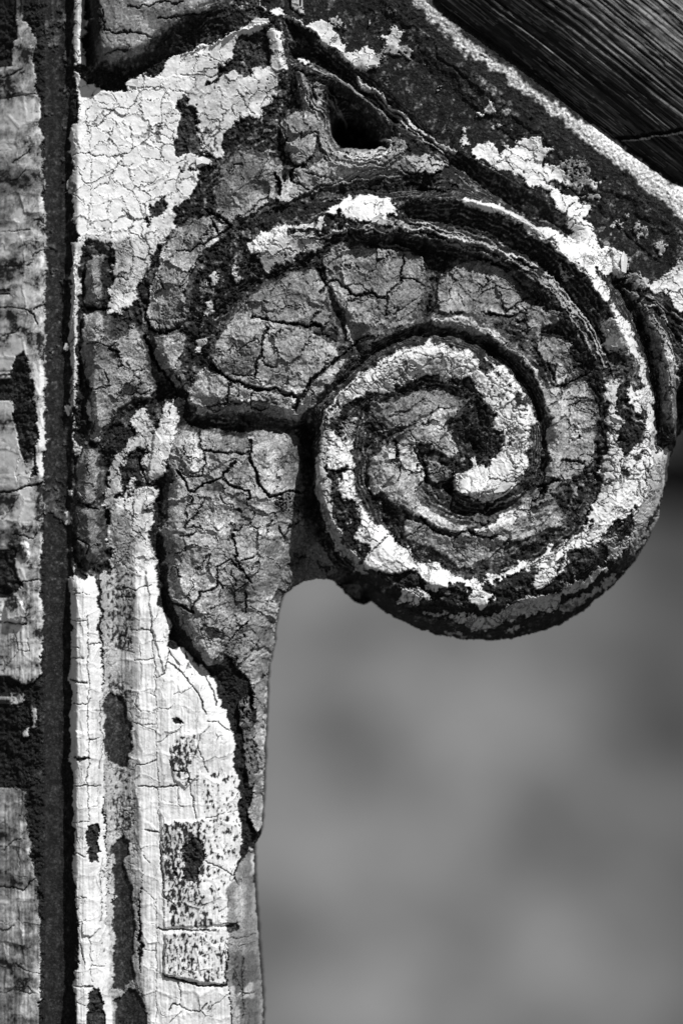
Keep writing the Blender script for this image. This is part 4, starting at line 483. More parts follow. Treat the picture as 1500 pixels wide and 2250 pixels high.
LT = np.where(cls == 1, .68 + .7 * hash01(kg, kg * 0, 77), np.where(cls == 2, .84 + .26 * hash01(kw, kw * 0, 78), 1))
LT = LT * np.where(cls == 1, .76 + .46 * hash01(id1, id1 * 0, 79), 1)
LT = LT * np.where((cls == 1) & (fg_ < .07), 1.5, 1) * np.where((cls == 1) & (fg_ > .93), .55, 1)
for s_, dz in (('o 8,1366 5,1325 28,1300 40,1318 56,1345 50,1368', 12), ('o 58,1230 36,1215 38,1192 55,1190 62,1215', 8), ('g 950,662 945,640 975,605 1000,592 1017,600 1012,640 1008,662', 9), ('o 362,2050 497,2040 495,2162 430,2152 362,2142', 9), ('o 356,1812 380,1803 462,1800 472,1850 500,1900 500,2030 362,2036', 6), ('o 375,1640 400,1605 430,1612 438,1700 410,1728 382,1712', 6), ('o 388,870 386,950 362,1045 325,1063 345,930', 9),
               ('j 0,680 100,720 300,810 400,800 330,860 200,850 60,820', 7), ('i 1230,530 1340,510 1340,640 1210,620', 5), ('i 380,1360 480,1280 620,1390 660,1460 520,1500 340,1450', 7), ('l 410,920 505,920 500,1120 410,1120', 5), ('l 450,560 560,600 500,640 455,630', 6), ('h 300,480 330,330 400,300 440,450 440,520 400,570 330,540', 9), ('e 830,540 880,520 990,700 960,740 900,660', 8),
               ('b 400,960 560,900 590,960 580,1050 480,1110 430,1060', 10), ('f 470,440 580,460 590,560 520,590 470,500', 9), ('f 800,880 880,950 800,1000 780,930', 8), ('i 360,800 440,780 450,960 400,1000 370,940', 6), ('o 322,1250 345,1250 352,1345 375,1385 372,1430 362,1480 340,1400 335,1380', 6), ('k 410,640 480,660 480,785 405,785', 6), ('f 1080,240 1150,240 1190,300 1180,380 1140,400', 7)):
    sl, m = poly_mask(s_, .5); thick[sl] += blur(m.astype(np.float32), 1) * dz
# the thick coat keeps some grit
thick += np.where(cls == 1, fbm(X, Y, 10, 22, 3, .7) * 1.0, 0)
thick = np.where(lipz, rust_h * .35 + 2 * fine, thick)
th_b = blur(thick, 1)
Z += th_b * .6 + thick * .4
Z -= depth; Z -= cutd
sl, m = HOLE; Z[sl] -= blur(m.astype(np.float32), 3) * 70; cls[sl][m] = 0; TONE[sl] = np.where(m, .006, TONE[sl])  # closed recess; its deep shade is painted in near black
for s, hw, h, tone in RIDGES:
    sl, d = line_dist(s, .5, 16)
    w = hw * (1 + .6 * SPK2[sl])
    m = np.clip((w + 1.2 - d) / 2.2, 0, 1)
    gap = SPK[sl] > -.45
    Z[sl] += m * h * 1.5 * gap
    on = (m > .45) & gap
    TONE[sl] = np.where(on, tone * (1 + .3 * SPK2[sl]), TONE[sl]); cls[sl] = np.where(on, 2, cls[sl])
TONE = TONE * (1 - SC * np.where(cls == 2, .75, .8))
TONE = np.where(groove > .5, np.maximum(TONE, .02), TONE)
TONE = TONE * (1 - CR) + .015 * CR
TONE = TONE * LT
TONE = np.where(edge_l, np.maximum(TONE, np.clip(.13 + .2 * SPK2 + .1 * fine, .03, .34)), TONE)
RUSTM = blur((cls == 0).astype(np.float32), 1)
mot = fbm(X, Y, 70, 40, 6, .72) * 2; gr_ = fbm(X, Y, 6, 41, 2, .7) * 1.6; str_ = fbm(X, Y * .06, 6, 42, 3, .6) * 2
grit = fbm(X, Y, 4.5, 43, 2, .8) * 1.6
rustv = np.exp(-.25 + 2.0 * fbm(X, Y, 26, 44, 5, .75) + 1.0 * gr_ + .8 * grit * (1 - groove))
post_w = (X < 600) & (Y > 1280)
TONE = TONE * np.where(cls == 2, np.where(post_w, 1 - .06 + .3 * mot + .16 * str_ + .10 * gr_, 1 + .26 * mot + np.where(Y < 540, .08, .2) * gr_ + .08 * grit), np.where(cls == 1, np.exp(.12 + .5 * mot + .35 * gr_ + .3 * grit), rustv))
TONE = np.where(X < 95, np.clip(TONE * 1.3 * np.exp(1.7 * mot - .3) * np.where((mot < -.32) & (fine2 < .2), .12, 1), .01, .66), TONE)
TONE = np.where((cls == 2), np.minimum(TONE, .66), TONE)
soft = lipz & (cls == 2); TS = blur(TONE * (cls == 2), 5); TONE = np.where(lipz, np.maximum(TS * (1 + .5 * gr_ + .4 * grit), .02), TONE)
# ------------------------------------------------------------------ parts of the casting
PARTS = ['post_face', 'edge_moulding', 'channel', 'bead_moulding', 'flute', 'fillet', 'panel', 'boss', 'bead', 'leaf', 'strap', 'volute', 'barrel_side', 'rail', 'rail_lip', 'pierced_triangle', 'curled_leaf', 'back_web']
lab = np.zeros((NY, NX), np.int16)
def setp(name, s, warp=.3):
    sl, m = poly_mask(s, warp); lab[sl] = np.where(m, PARTS.index(name), lab[sl])
lab[Y < 1290] = PARTS.index('panel')
setp('rail', 'o 520,-20 620,40 760,150 880,280 1010,370 1090,410 1200,480 1280,560 1340,620 1400,640 1520,720 1520,-20')
setp('rail_lip', 'o 860,-20 1000,98 1160,222 1310,345 1520,505 1520,-20', .2)
setp('boss', 'o 195,-20 200,80 205,140 225,160 300,152 385,115 480,60 560,25 540,-20')
setp('pierced_triangle', 'o 640,120 700,120 830,210 900,290 950,340 880,360 780,365 700,350 650,240')
setp('leaf', 'o 470,340 620,340 620,250 650,240 700,350 780,365 950,342 1010,370 1090,410 1010,437 900,440 760,455 600,530 500,570 430,680 330,860 325,730 310,600 380,480')
setp('leaf', 'o 178,690 310,700 330,860 345,870 240,930 215,980 180,960')
setp('leaf', 'o 330,720 420,690 600,530 760,455 900,440 1010,437 1180,510 1320,660 1402,850 1300,860 1200,690 1000,600 940,700 760,790 690,910 660,945 560,925 400,935 385,868')
setp('volute', 'o 690,1000 690,910 760,790 940,700 1000,560 700,560 600,530 760,455 900,438 1010,437 1100,458 1190,505 1260,570 1335,660 1395,750 1424,850 1432,940 1428,1030 1408,1095 1362,1165 1292,1245 1200,1300 1110,1330 1020,1337 930,1320 850,1285 770,1220 718,1145 695,1060')
setp('leaf', 'o 700,560 880,540 1010,565 1120,600 1230,700 1290,800 1310,950 1300,1080 1230,1100 1210,900 1150,810 1050,735 950,720 850,745 690,900 480,720')
setp('leaf', 'o 395,935 560,925 660,945 685,950 680,1100 650,1200 610,1290 570,1380 490,1480 460,1470 370,1330 350,1150 365,1050')
setp('barrel_side', 'o 690,1000 695,1060 718,1145 770,1220 850,1285 930,1320 1020,1337 1110,1330 1200,1300 1292,1245 1362,1165 1408,1095 1428,1030 1432,960 1500,960 1500,1440 800,1440 820,1290 740,1230 684,1080')
setp('back_web', 'o 668,950 690,950 690,1080 740,1230 820,1290 820,1350 700,1350 600,1320 620,1260 660,1180')
setp('back_web', 'o 570,1380 620,1300 620,1500 590,1860 545,1870 530,1780 525,1620 490,1490')
setp('curled_leaf', 'o 1350,620 1400,640 1520,720 1520,980 1440,985 1432,860 1400,750')
setp('strap', 'o 385,868 395,935 365,1050 345,1120 350,1250 372,1370 345,1290 240,1290 235,1100 250,990 290,890')
for s in ('o 178,548 240,545 245,680 205,695 176,680', 'o 160,980 228,980 235,1110 160,1112', 'o 160,1112 235,1110 240,1260 160,1265'): setp('bead', s)
inpost = (Y >= 1290) & (X < 600)
for nm, x0, x1 in (('bead_moulding', 153, 226), ('flute', 226, 296), ('fillet', 296, 354)):
    off = (Y - 1290) * .014
    lab[inpost & (X >= x0 + (off if x0 > 160 else 0)) & (X < x1 + off) & (lab == 0)] = PARTS.index(nm)
lab[(X < 97)] = PARTS.index('edge_moulding'); lab[(X >= 97) & (X < 153)] = PARTS.index('channel')
lab[(X >= 153) & (X < 190) & (Y > 150) & (Y < 1290) & (lab == PARTS.index('panel'))] = PARTS.index('bead_moulding')

# pieces of the coats that can be picked apart: plates of the coarse crazing
plate = np.where(cls == 1, id1 * 7 + 1, np.where(cls == 2, np.where(onpost, id3 * 7 + 2, id2 * 7 + 3), 0))
plate = np.where((np.where(cls == 1, e1 * 29, np.where(onpost, e3 * 22, e2 * 20)) < 1.1) | (CR > .4), 0, plate)

# ------------------------------------------------------------------ mesh of the casting
def ext(n, stride, count):
    left = np.arange(count, 0, -1) * stride; right = (n - 1) - np.arange(1, count + 1) * stride
    return np.concatenate([left, np.arange(n), right]), np.concatenate([-left, np.arange(n), (n - 1) + np.arange(1, count + 1) * stride])
ix, px_ = ext(NX, 5, 28); jy, py_ = ext(NY, 5, 28)
gx, gy = np.meshgrid(px_.astype(np.float32) * ST, py_.astype(np.float32) * ST)
II, JJ = np.meshgrid(ix, jy)
GZ = Z[JJ, II]; FZ = FORM[JJ, II]; lf = gx < 0; GZ = np.where(lf, GZ - 2 * FZ + 2 * FORM[JJ, 0], GZ); GT = TONE[JJ, II]; GR = RUSTM[JJ, II]; GS = SOLID[JJ, II]; GL = lab[JJ, II]; GP = plate[JJ, II]
# beyond the right edge of the picture the lower half stays open ground
GS &= ~((gx > 1500) & (gy > 940)); 
h, w = gx.shape
P3 = np.stack([(gx - 750) * PX, -GZ * PX, (1125 - gy) * PX], -1).reshape(-1, 3)
dzx = np.gradient(GZ, axis=1) / np.maximum(np.gradient(gx, axis=1), 1e-3); dzy = np.gradient(GZ, axis=0) / np.maximum(np.gradient(gy, axis=0), 1e-3)
N3 = np.stack([-dzx, -np.ones_like(dzx), dzy], -1).reshape(-1, 3); N3 /= np.linalg.norm(N3, axis=1, keepdims=True)
fs = GS[:-1, :-1] & GS[1:, :-1] & GS[:-1, 1:] & GS[1:, 1:]
vid = np.arange(h * w).reshape(h, w)
quads = np.stack([vid[1:, :-1], vid[1:, 1:], vid[:-1, 1:], vid[:-1, :-1]], -1)
flab = GL[:-1, :-1]; fpl = GP[:-1, :-1].copy()
same = (GP[:-1, :-1] == GP[1:, :-1]) & (GP[:-1, :-1] == GP[:-1, 1:]) & (GP[:-1, :-1] == GP[1:, 1:])
fpl[~same] = 0

def build(name, verts, faces, normals, attrs, material, parent):
    me = bpy.data.meshes.new(name)
    me.vertices.add(len(verts)); me.vertices.foreach_set('co', verts.astype(np.float32).ravel())
    me.loops.add(faces.size); me.loops.foreach_set('vertex_index', faces.astype(np.int32).ravel())
    me.polygons.add(len(faces)); me.polygons.foreach_set('loop_start', (np.arange(len(faces)) * faces.shape[1]).astype(np.int32))
    me.update(calc_edges=True)
    me.polygons.foreach_set('use_smooth', np.ones(len(faces), bool))
    for k, v in attrs.items():
        me.attributes.new(k, 'FLOAT', 'POINT').data.foreach_set('value', v.astype(np.float32))
    if normals is not None: me.normals_split_custom_set_from_vertices(normals.astype(np.float32))
    me.materials.append(material)
    o = bpy.data.objects.new(name, me); col.objects.link(o)
    if parent: o.parent = parent
    return o

# ------------------------------------------------------------------ materials
def nodes_of(name):
    m = bpy.data.materials.new(name); m.use_nodes = True; nt = m.node_tree
    return m, nt, nt.nodes['Principled BSDF']
def nd(nt, t, **kw):
    n = nt.nodes.new(t)
    for k, v in kw.items():
        if k in n.inputs.keys() if hasattr(n.inputs, 'keys') else False: n.inputs[k].default_value = v
        else: setattr(n, k, v)
    return n
def math_(nt, op, a, b=None, c=None):
    n = nt.nodes.new('ShaderNodeMath'); n.operation = op
    for i, v in enumerate((a, b, c)):
        if v is None: continue
        if isinstance(v, (int, float)): n.inputs[i].default_value = v
        else: nt.links.new(v, n.inputs[i])
    return n.outputs[0]
def noise(nt, scale, detail=3, rough=.6, vec=None):
    n = nt.nodes.new('ShaderNodeTexNoise'); n.inputs['Scale'].default_value = scale; n.inputs['Detail'].default_value = detail; n.inputs['Roughness'].default_value = rough
    if vec: nt.links.new(vec, n.inputs['Vector'])
    return n.outputs['Fac']
def iron_material():
    m, nt, b = nodes_of('cracked_paint_over_rust')
    tc = nt.nodes.new('ShaderNodeTexCoord').outputs['Object']
    at = nt.nodes.new('ShaderNodeAttribute'); at.attribute_name = 'tone'
    ar = nt.nodes.new('ShaderNodeAttribute'); ar.attribute_name = 'rust'
    n1 = noise(nt, 1 / (PX * 4), 4, .7, tc); n2 = noise(nt, 1 / (PX * 14), 4, .65, tc)
    # coats: slight grain; rust: coarse dark grains with pale crystals
    grain = math_(nt, 'MULTIPLY_ADD', n1, 1.3, .35)
    paint = math_(nt, 'MULTIPLY', at.outputs['Fac'], math_(nt, 'MULTIPLY_ADD', n1, .5, .75))
    mid = nt.nodes.new('ShaderNodeMapRange'); nt.links.new(n1, mid.inputs[0]); mid.inputs[1].default_value = .38; mid.inputs[2].default_value = .52; mid.inputs[3].default_value = .6; mid.inputs[4].default_value = 1.1
    isg = nt.nodes.new('ShaderNodeMapRange'); nt.links.new(at.outputs['Fac'], isg.inputs[0]); isg.inputs[1].default_value = .34; isg.inputs[2].default_value = .5; isg.inputs[3].default_value = 1; isg.inputs[4].default_value = 0
    gf = math_(nt, 'ADD', math_(nt, 'MULTIPLY', isg.outputs[0], math_(nt, 'SUBTRACT', mid.outputs[0], 1.0)), 1.0)
    paint = math_(nt, 'MULTIPLY', paint, gf)
    sp = nt.nodes.new('ShaderNodeMapRange'); nt.links.new(n1, sp.inputs[0]); sp.inputs[1].default_value = .56; sp.inputs[2].default_value = .74; sp.inputs[3].default_value = 0; sp.inputs[4].default_value = .14
    rust = math_(nt, 'ADD', math_(nt, 'MULTIPLY', at.outputs['Fac'], math_(nt, 'MULTIPLY_ADD', n2, 3.4, -.9)), math_(nt, 'MULTIPLY', sp.outputs[0], n2))
    mx = nt.nodes.new('ShaderNodeMix'); mx.data_type = 'FLOAT'
    nt.links.new(ar.outputs['Fac'], mx.inputs[0]); nt.links.new(paint, mx.inputs[2]); nt.links.new(rust, mx.inputs[3])
    cl = math_(nt, 'MINIMUM', math_(nt, 'MAXIMUM', mx.outputs[0], .006), .88)
    cc = nt.nodes.new('ShaderNodeCombineColor')
    for i in range(3): nt.links.new(cl, cc.inputs[i])
    nt.links.new(cc.outputs[0], b.inputs['Base Color'])
    rr = nt.nodes.new('ShaderNodeMapRange'); nt.links.new(ar.outputs['Fac'], rr.inputs[0]); rr.inputs[3].default_value = .62; rr.inputs[4].default_value = .92
    nt.links.new(rr.outputs[0], b.inputs['Roughness']); b.inputs['Specular IOR Level'].default_value = .25
    bp = nt.nodes.new('ShaderNodeBump'); bp.inputs['Distance'].default_value = PX * 3.2
    bs = nt.nodes.new('ShaderNodeMapRange'); nt.links.new(ar.outputs['Fac'], bs.inputs[0]); bs.inputs[3].default_value = .14; bs.inputs[4].default_value = .9
    nt.links.new(bs.outputs[0], bp.inputs['Strength']); nt.links.new(n1, bp.inputs['Height']); nt.links.new(bp.outputs[0], b.inputs['Normal'])
    return m
IRON = iron_material()

root = bpy.data.objects.new('cast_iron_bench_end', None); col.objects.link(root)
root.matrix_world = FRAME
root['label'] = 'scrolled cast iron bench end with cracked white paint flaking off dark rust'
root['category'] = 'bench end'

def components(key):
    """4-connected regions of equal key, found run by run"""
    hh, ww = key.shape; parent = []; lab_ = np.full((hh, ww), -1, np.int64); prev = []
    def find(a):
        while parent[a] != a: parent[a] = parent[parent[a]]; a = parent[a]
        return a
    for j in range(hh):
        r = key[j]; st = np.concatenate([[0], np.flatnonzero(r[1:] != r[:-1]) + 1]); en = np.concatenate([st[1:], [ww]])
        cur = []; p = 0
        for a, b, k in zip(st.tolist(), en.tolist(), r[st].tolist()):
            me = len(parent); parent.append(me); cur.append((a, b, k, me))
            while p < len(prev) and prev[p][1] <= a: p += 1
            q_ = p
            while q_ < len(prev) and prev[q_][0] < b:
                if prev[q_][2] == k:
                    x, y = find(prev[q_][3]), find(me)
                    if x != y: parent[max(x, y)] = min(x, y)
                q_ += 1
        lab_[j] = np.repeat([c[3] for c in cur], en - st); prev = cur
    rootof = np.array([find(k) for k in range(len(parent))]); return rootof[lab_]
key = np.where(fs, flab.astype(np.int64) * (1 << 40) + np.abs(fpl), -1)
C1 = components(key)
u, first, cnt = np.unique(C1, return_index=True, return_counts=True)
pl0 = np.abs(fpl).reshape(-1)[first]; lb0 = flab.reshape(-1)[first]; so0 = fs.reshape(-1)[first]
flakes = []
for pi in range(len(PARTS)):
    c = np.flatnonzero(so0 & (pl0 != 0) & (lb0 == pi) & (cnt >= 110)); c = c[np.argsort(-cnt[c])][:60]; flakes += list(u[c])
isf = np.isin(C1, flakes) & fs
OBJ = np.where(isf, C1 + 10, np.where(fs, -2 - flab.astype(np.int64), -1))
C2 = components(OBJ)
u2, first2, cnt2 = np.unique(C2, return_index=True, return_counts=True)
small = u2[(cnt2 < 280)]
lost = fs & ~isf & np.isin(C2, small)
OW = np.where(fs, C2, -1); OW[lost] = -2
for _ in range(60):
    if not (OW == -2).any(): break
    b_ = np.pad(OW, 1, constant_values=-1)
    for nb in (b_[:-2, 1:-1], b_[2:, 1:-1], b_[1:-1, :-2], b_[1:-1, 2:]):
        t_ = (OW == -2) & (nb >= 0); OW[t_] = nb[t_]
u3, first3, inv3 = np.unique(OW, return_index=True, return_inverse=True); inv3 = inv3.reshape(-1)
order = np.argsort(inv3, kind='stable'); bounds = np.searchsorted(inv3[order], np.arange(len(u3) + 1)); Q = quads.reshape(-1, 4)
isf1 = isf.reshape(-1); lab1 = flab.reshape(-1)
def make(name, faces, parent):
    used, loc = np.unique(faces, return_inverse=True)
    return build(name, P3[used], loc.reshape(faces.shape), N3[used], {'tone': GT.reshape(-1)[used], 'rust': GR.reshape(-1)[used]}, IRON, parent)
main = {}; todo = []
cand = []
for k, o_ in enumerate(u3):
    if o_ < 0: continue
    seed = np.flatnonzero((C2.reshape(-1) == o_))[0] if False else None
    cand.append((k, o_))
info = {int(a): int(b) for a, b in zip(u2, first2)}
cand = sorted(cand, key=lambda t: -(bounds[t[0] + 1] - bounds[t[0]]))
for k, o_ in cand:
    f0 = info[int(o_)]; nm = PARTS[lab1[f0]]; idx = order[bounds[k]:bounds[k + 1]]
    if isf1[f0]: todo.append((nm, idx)); continue
    o = make(nm, Q[idx], root); main.setdefault(nm, o)
for nm, idx in todo: make('paint_flake', Q[idx], main[nm])

def chip(s_, part, lift, tone):
    # a lifted chip of paint: its foot touches the surface, its free end stands off
    P = np.array(pts(s_), float); n = len(P)
    d = (P - P[0]) @ ((P.mean(0) - P[0]) / max(np.linalg.norm(P.mean(0) - P[0]), 1)); d = (d - d.min()) / max(np.ptp(d), 1)
    i = np.clip((P[:, 0] / ST).astype(int), 0, NX - 1); j = np.clip((P[:, 1] / ST).astype(int), 0, NY - 1)
    z0 = np.maximum(Z[j, i], np.median(Z[j, i])) + 1 + lift * d ** 1.6
    c = P.mean(0); rings = []
    for k_, z_off in ((1.0, 0), (1.0, 2.2)): rings.append(np.stack([(P[:, 0] - 750) * PX, -(z0 + z_off) * PX, (1125 - P[:, 1]) * PX], -1))
    cz = z0.mean() - lift * .12
    V = np.concatenate([rings[0], rings[1], [[(c[0] - 750) * PX, -(cz + 2.2) * PX, (1125 - c[1]) * PX]], [[(c[0] - 750) * PX, -cz * PX, (1125 - c[1]) * PX]]])
    F = []
    for k_ in range(n):
        m_ = (k_ + 1) % n; F += [(k_, m_, n + m_), (k_, n + m_, n + k_), (n + k_, n + m_, 2 * n), (m_, k_, 2 * n + 1)]
    o = build('paint_flake', V, np.array(F), None, {'tone': np.full(len(V), tone), 'rust': np.zeros(len(V))}, IRON, main.get(part, root))
    o.data.polygons.foreach_set('use_smooth', np.zeros(len(F), bool))
for a_ in (('o 430,348 445,343 462,351 459,361 444,358 432,362', 'panel', 9, .7), ('d 418,950 410,945 425,905 443,910 446,935 440,957', 'bead_moulding', 6, .75), ('g 440,40 420,-20 425,-30 455,10 452,35', 'bead_moulding', 7, .65), ('j 515,772 535,755 562,755 568,768 545,778', 'barrel_side', 6, .75),
           ('b 930,435 1004,430 990,395 968,372 945,400', 'rail', 8, .72), ('e 1095,130 1105,100 1150,80 1148,105 1125,128', 'volute', 8, .62), ('h 930,590 928,560 950,540 975,548 968,580', 'leaf', 8, .6),
           ('k 925,180 960,200 1000,255 985,262 950,225', 'post_face', 6, .7), ('i 475,740 500,735 520,760 518,800 480,805', 'volute', 8, .4), ('f 1180,380 1188,300 1165,260 1150,300 1155,370', 'rail', 7, .7), ('a 830,560 835,540 870,520 915,525 908,572', 'panel', 6, .72), ('i 1100,940 1180,945 1230,955 1180,1000 1115,1010', 'volute', 5, .68)):
    chip(*a_)

def skirt():
    f = np.zeros((h + 1, w + 1), bool); f[1:h, 1:w] = fs
    P = P3.reshape(h, w, 3); out_v = []; 
    sel = []
    a = f[1:h, 1:w]
    for name, nb, e in (('l', f[1:h, 0:w - 1], ((0, 0), (1, 0))), ('r', f[1:h, 2:w + 1], ((1, 1), (0, 1))), ('u', f[0:h - 1, 1:w], ((0, 1), (0, 0))), ('d', f[2:h + 1, 1:w], ((1, 0), (1, 1)))):
        jj, ii = np.where(a & ~nb)
        v0 = vid[jj + e[0][0], ii + e[0][1]]; v1 = vid[jj + e[1][0], ii + e[1][1]]
        sel.append(np.stack([v0, v1], -1))
    E = np.concatenate(sel); used, loc = np.unique(E, return_inverse=True); loc = loc.reshape(E.shape)
    n = len(used); top = P3[used]; bot = top.copy(); bot[:, 1] = 0.030
    mid = top.copy(); mid[:, 1] = top[:, 1] * .5 + .015
    V = np.concatenate([top, mid, bot])
    F = np.concatenate([np.stack([loc[:, 0], loc[:, 0] + n, loc[:, 1] + n, loc[:, 1]], -1), np.stack([loc[:, 0] + n, loc[:, 0] + 2 * n, loc[:, 1] + 2 * n, loc[:, 1] + n], -1)])
    return build('casting_edge', V, F, None, {'tone': np.full(len(V), .03), 'rust': np.ones(len(V))}, IRON, root)
skirt()

# ------------------------------------------------------------------ the wooden board lying over the rail
def wood_material():
    m, nt, b = nodes_of('weathered_wood')
    tc = nt.nodes.new('ShaderNodeTexCoord').outputs['Object']
    at = nt.nodes.new('ShaderNodeAttribute'); at.attribute_name = 'tone'
    mp = nt.nodes.new('ShaderNodeMapping'); mp.inputs['Scale'].default_value = (.06, 1, 1); nt.links.new(tc, mp.inputs['Vector'])
    n1 = noise(nt, 1 / (PX * 5), 4, .7, mp.outputs[0]); n2 = noise(nt, 1 / (PX * 5), 3, .7, tc)
    c = math_(nt, 'MULTIPLY', at.outputs['Fac'], math_(nt, 'MULTIPLY', math_(nt, 'MULTIPLY_ADD', n1, 1.8, .1), math_(nt, 'MULTIPLY_ADD', n2, .8, .6)))
    cc = nt.nodes.new('ShaderNodeCombineColor')
    for i in range(3): nt.links.new(c, cc.inputs[i])
    nt.links.new(cc.outputs[0], b.inputs['Base Color']); b.inputs['Roughness'].default_value = .75; b.inputs['Specular IOR Level'].default_value = .2
    bp = nt.nodes.new('ShaderNodeBump'); bp.inputs['Distance'].default_value = PX * 4; bp.inputs['Strength'].default_value = .5
    nt.links.new(n1, bp.inputs['Height']); nt.links.new(bp.outputs[0], b.inputs['Normal'])
    return m
WOOD = wood_material()
ANG = math.radians(38.0)
def board():
    # u runs down the grain to the lower right, v across it to the upper right
    t = bpy.data.objects.new('wooden_board', None); col.objects.link(t)
    x0, y0 = 1250, 240
    t.matrix_world = FRAME @ Matrix.Translation(((x0 - 750) * PX, 0, (1125 - y0) * PX)) @ Matrix.Rotation(ANG, 4, 'Y')
    t['label'] = 'dark weathered wooden board with long grain splits, lying diagonally above the iron rail'
    t['category'] = 'board'
    ca, sa = math.cos(ANG), math.sin(ANG)
    U = np.arange(-760, 620, 2.4, dtype=np.float32); V = np.concatenate([np.arange(0, 330, 1.6), np.arange(330, 520, 8)]).astype(np.float32)
    u, v = np.meshgrid(U, V)
    wv = v + fbm(u, v, 300, 60, 2) * 9
    prof = np.interp(v, [0, 8, 60, 110, 150, 200, 290, 330, 400, 520], [22, 36, 100, 134, 156, 170, 176, 160, 80, -80])
    ln = fbm(u * .018, wv, 9, 61, 4, .6); rd = fbm(u * .012, wv, 15, 62, 3, .6, ridged=True)
    ck = fbm(u * .008, wv, 12, 64, 2)
    fiss = np.clip((np.abs(ck) - .0) / .07, 0, 1); gate = smooth(-.1, .15, fbm(u * .25, v, 60, 65, 2))
    lower = smooth(190, 120, v)
    z = prof + ln * 6 + rd * 7 - (1 - fiss) * 10 * gate + fbm(u * .02, wv, 4, 68, 2) * 3 - 8 - 14 * smooth(-420, 0, u)
    bl = fbm(u * .5, v, 26, 66, 4, .7)
    tone = (.016 + .062 * smooth(95, 210, v + 60 * fbm(u * .3, v, 110, 69, 3))) * np.exp(2.4 * ln + 1.6 * bl)  # shade of the turned-away lower side is painted into the wood tone
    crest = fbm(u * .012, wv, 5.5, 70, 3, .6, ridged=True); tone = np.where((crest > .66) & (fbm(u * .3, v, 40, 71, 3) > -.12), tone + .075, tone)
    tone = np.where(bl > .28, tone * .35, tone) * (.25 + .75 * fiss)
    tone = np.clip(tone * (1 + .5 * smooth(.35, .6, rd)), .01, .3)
    # the split: photo line (1340,310)-(1500,295)
    X_ = x0 + u * ca + v * sa; Y_ = y0 + u * sa - v * ca
    dl = Y_ - (312 - (X_ - 1340) * .095 + fbm(X_, Y_, 30, 67, 3) * 5)
    below = (dl > 0) & (X_ > 1335)
    z = np.where(below, z - 16, z); edge = below & (dl < 5)
    z = np.where((np.abs(dl + 3) < 4) & (X_ > 1335), z - 22, z); tone = np.where((np.abs(dl + 3) < 4) & (X_ > 1335), .012, tone)
    tone = np.where(edge, .3, tone); z = np.where(edge, z + 8, z)  # lit lip of the split, painted as a pale line
    base = np.stack([u * PX, -z * PX, v * PX], -1)
    hh, ww = u.shape; vi = np.arange(hh * ww).reshape(hh, ww)
    q = np.stack([vi[:-1, :-1], vi[:-1, 1:], vi[1:, 1:], vi[1:, :-1]], -1)
    bf = below[:-1, :-1]
    def mk(name, sel):
        used, loc = np.unique(q[sel], return_inverse=True); loc = loc.reshape(-1, 4)
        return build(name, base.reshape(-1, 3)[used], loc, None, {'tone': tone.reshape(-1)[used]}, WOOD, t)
    mk('plank', ~bf); mk('split_piece', bf)
    # underside and ends
    ring = [(U[0], 0, prof[0, 0]), (U[-1], 0, prof[0, 0])]
    bv = np.array([[U[0], -6, 0], [U[-1], -6, 0], [U[-1], 520, 170], [U[0], 520, 170], [U[0], 0, 2], [U[-1], 0, 2]], float)
    f0 = base[0]; back = f0.copy(); back[:, 1] = 30 * PX; n = len(f0); f1 = base[-1].copy()
    VV = np.concatenate([f0, back, f1]); k = np.arange(n - 1)
    FF = np.concatenate([np.stack([k, k + n, k + n + 1, k + 1], -1), np.stack([k + n, k + 2 * n, k + 2 * n + 1, k + n + 1], -1)])
    build('underside', VV, FF, None, {'tone': np.full(len(VV), .05)}, WOOD, t)
board()

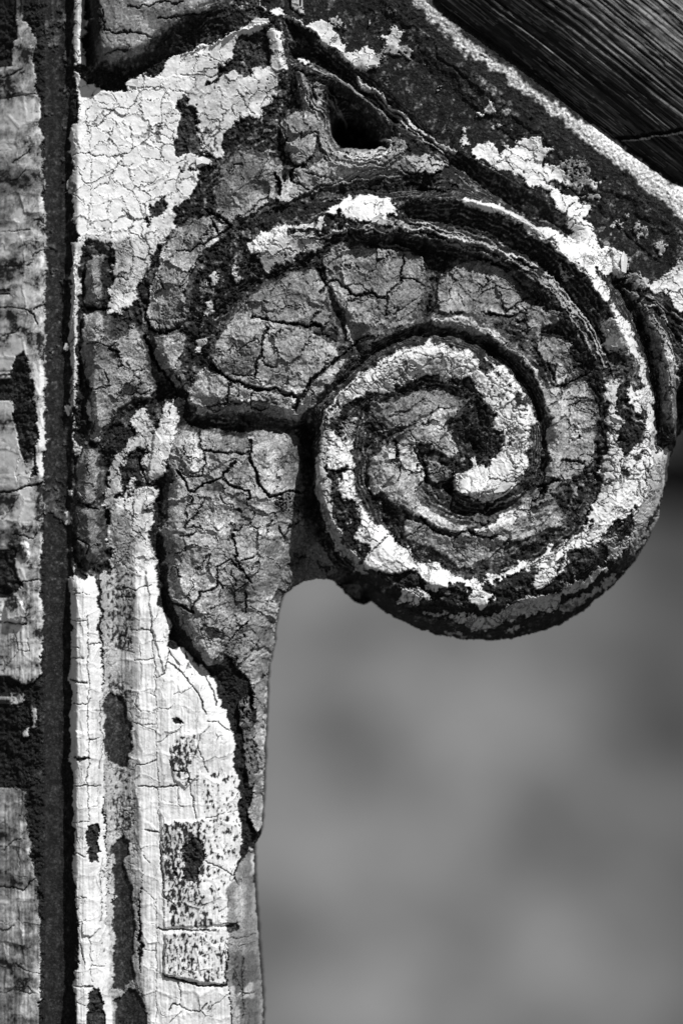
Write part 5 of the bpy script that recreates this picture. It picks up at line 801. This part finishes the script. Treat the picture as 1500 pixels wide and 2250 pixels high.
# ------------------------------------------------------------------ ground and a dark shrub far out of focus
def ground():
    m, nt, b = nodes_of('pale_ground')
    tc = nt.nodes.new('ShaderNodeTexCoord').outputs['Object']
    mpp = nt.nodes.new('ShaderNodeMapping'); mpp.inputs['Scale'].default_value = (1, .38, 1); mpp.inputs['Location'].default_value = (3.1, 1.7, 0); nt.links.new(tc, mpp.inputs['Vector'])
    n1 = noise(nt, 13, 3, .6, mpp.outputs[0]); n2 = noise(nt, 60, 4, .7, tc)
    mr = nt.nodes.new('ShaderNodeMapRange'); nt.links.new(n1, mr.inputs[0]); mr.inputs[1].default_value = .36; mr.inputs[2].default_value = .64; mr.inputs[3].default_value = .075; mr.inputs[4].default_value = .175
    c = math_(nt, 'MULTIPLY', mr.outputs[0], math_(nt, 'MULTIPLY_ADD', n2, .8, .6))
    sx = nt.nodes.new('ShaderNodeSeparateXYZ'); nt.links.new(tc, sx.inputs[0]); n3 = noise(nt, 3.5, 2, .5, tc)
    right_falloff = nt.nodes.new('ShaderNodeMapRange'); right_falloff.interpolation_type = 'SMOOTHSTEP'; nt.links.new(math_(nt, 'ADD', sx.outputs[0], math_(nt, 'MULTIPLY', n3, .12)), right_falloff.inputs[0])
    right_falloff.inputs[1].default_value = .13; right_falloff.inputs[2].default_value = .32; right_falloff.inputs[3].default_value = 1.0; right_falloff.inputs[4].default_value = .42      # fall-off into shade at the right, painted into the ground colour
    c = math_(nt, 'MULTIPLY', c, right_falloff.outputs[0])
    cc = nt.nodes.new('ShaderNodeCombineColor')
    for i in range(3): nt.links.new(c, cc.inputs[i])
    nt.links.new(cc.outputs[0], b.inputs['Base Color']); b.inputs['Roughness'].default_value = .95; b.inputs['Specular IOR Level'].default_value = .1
    n = 60; xs = np.concatenate([-np.geomspace(150, .6, n), np.linspace(-.5, .5, 11), np.geomspace(.6, 150, n)])
    gx_, gy_ = np.meshgrid(xs, xs + 2.0)
    gz = fbm(gx_, gy_, 1.1, 70, 3) * .012
    vi = np.arange(gx_.size).reshape(gx_.shape)
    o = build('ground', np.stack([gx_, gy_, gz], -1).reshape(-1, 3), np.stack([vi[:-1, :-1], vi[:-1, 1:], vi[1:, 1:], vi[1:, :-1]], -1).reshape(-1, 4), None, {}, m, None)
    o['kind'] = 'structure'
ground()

def shrub():
    m, nt, b = nodes_of('dark_leaves')
    n1 = noise(nt, 40, 3, .6, nt.nodes.new('ShaderNodeTexCoord').outputs['Object'])
    c = math_(nt, 'MULTIPLY', n1, .03); cc = nt.nodes.new('ShaderNodeCombineColor')
    for i in range(3): nt.links.new(c, cc.inputs[i])
    nt.links.new(cc.outputs[0], b.inputs['Base Color']); b.inputs['Roughness'].default_value = .8
    rng = np.random.default_rng(5)
    t = bpy.data.objects.new('low_shrub', None); col.objects.link(t)
    t.location = (0.345, 1.95, 0)
    t['label'] = 'dark low shrub on the ground, blurred far behind the lower right of the scroll'; t['category'] = 'shrub'
    V = []; F = []; n = 900
    for k in range(n):
        d = rng.normal(size=3); d /= np.linalg.norm(d); r = rng.uniform(.45, 1) ** .5
        c0 = np.array([0, 0, .11]) + d * r * np.array([.11, .10, .09]); a = rng.normal(size=3); a /= np.linalg.norm(a); bb = np.cross(a, rng.normal(size=3)); bb /= np.linalg.norm(bb)
        L, Wd = rng.uniform(.018, .03), rng.uniform(.006, .01); i = len(V)
        V += [c0 - a * L, c0 + bb * Wd, c0 + a * L, c0 - bb * Wd]; F.append((i, i + 1, i + 2, i + 3))
    o = build('foliage', np.array(V), np.array(F), None, {}, m, t); o['kind'] = 'stuff'
    V = []; F = []
    for k in range(7):
        a = k * .9; top = np.array([math.cos(a) * .08, math.sin(a) * .07, .2]); i = len(V)
        for (p, r) in ((np.array([math.cos(a) * .01, math.sin(a) * .01, -.01]), .004), (top * .6, .003), (top, .0015)):
            for q_ in range(5): V.append(p + r * np.array([math.cos(q_ * 1.2566), math.sin(q_ * 1.2566), 0]))
        for l in range(2):
            for q_ in range(5): F.append((i + l * 5 + q_, i + l * 5 + (q_ + 1) % 5, i + l * 5 + 5 + (q_ + 1) % 5, i + l * 5 + 5 + q_))
    build('stems', np.array(V), np.array(F), None, {}, m, t)['kind'] = 'stuff'
shrub()
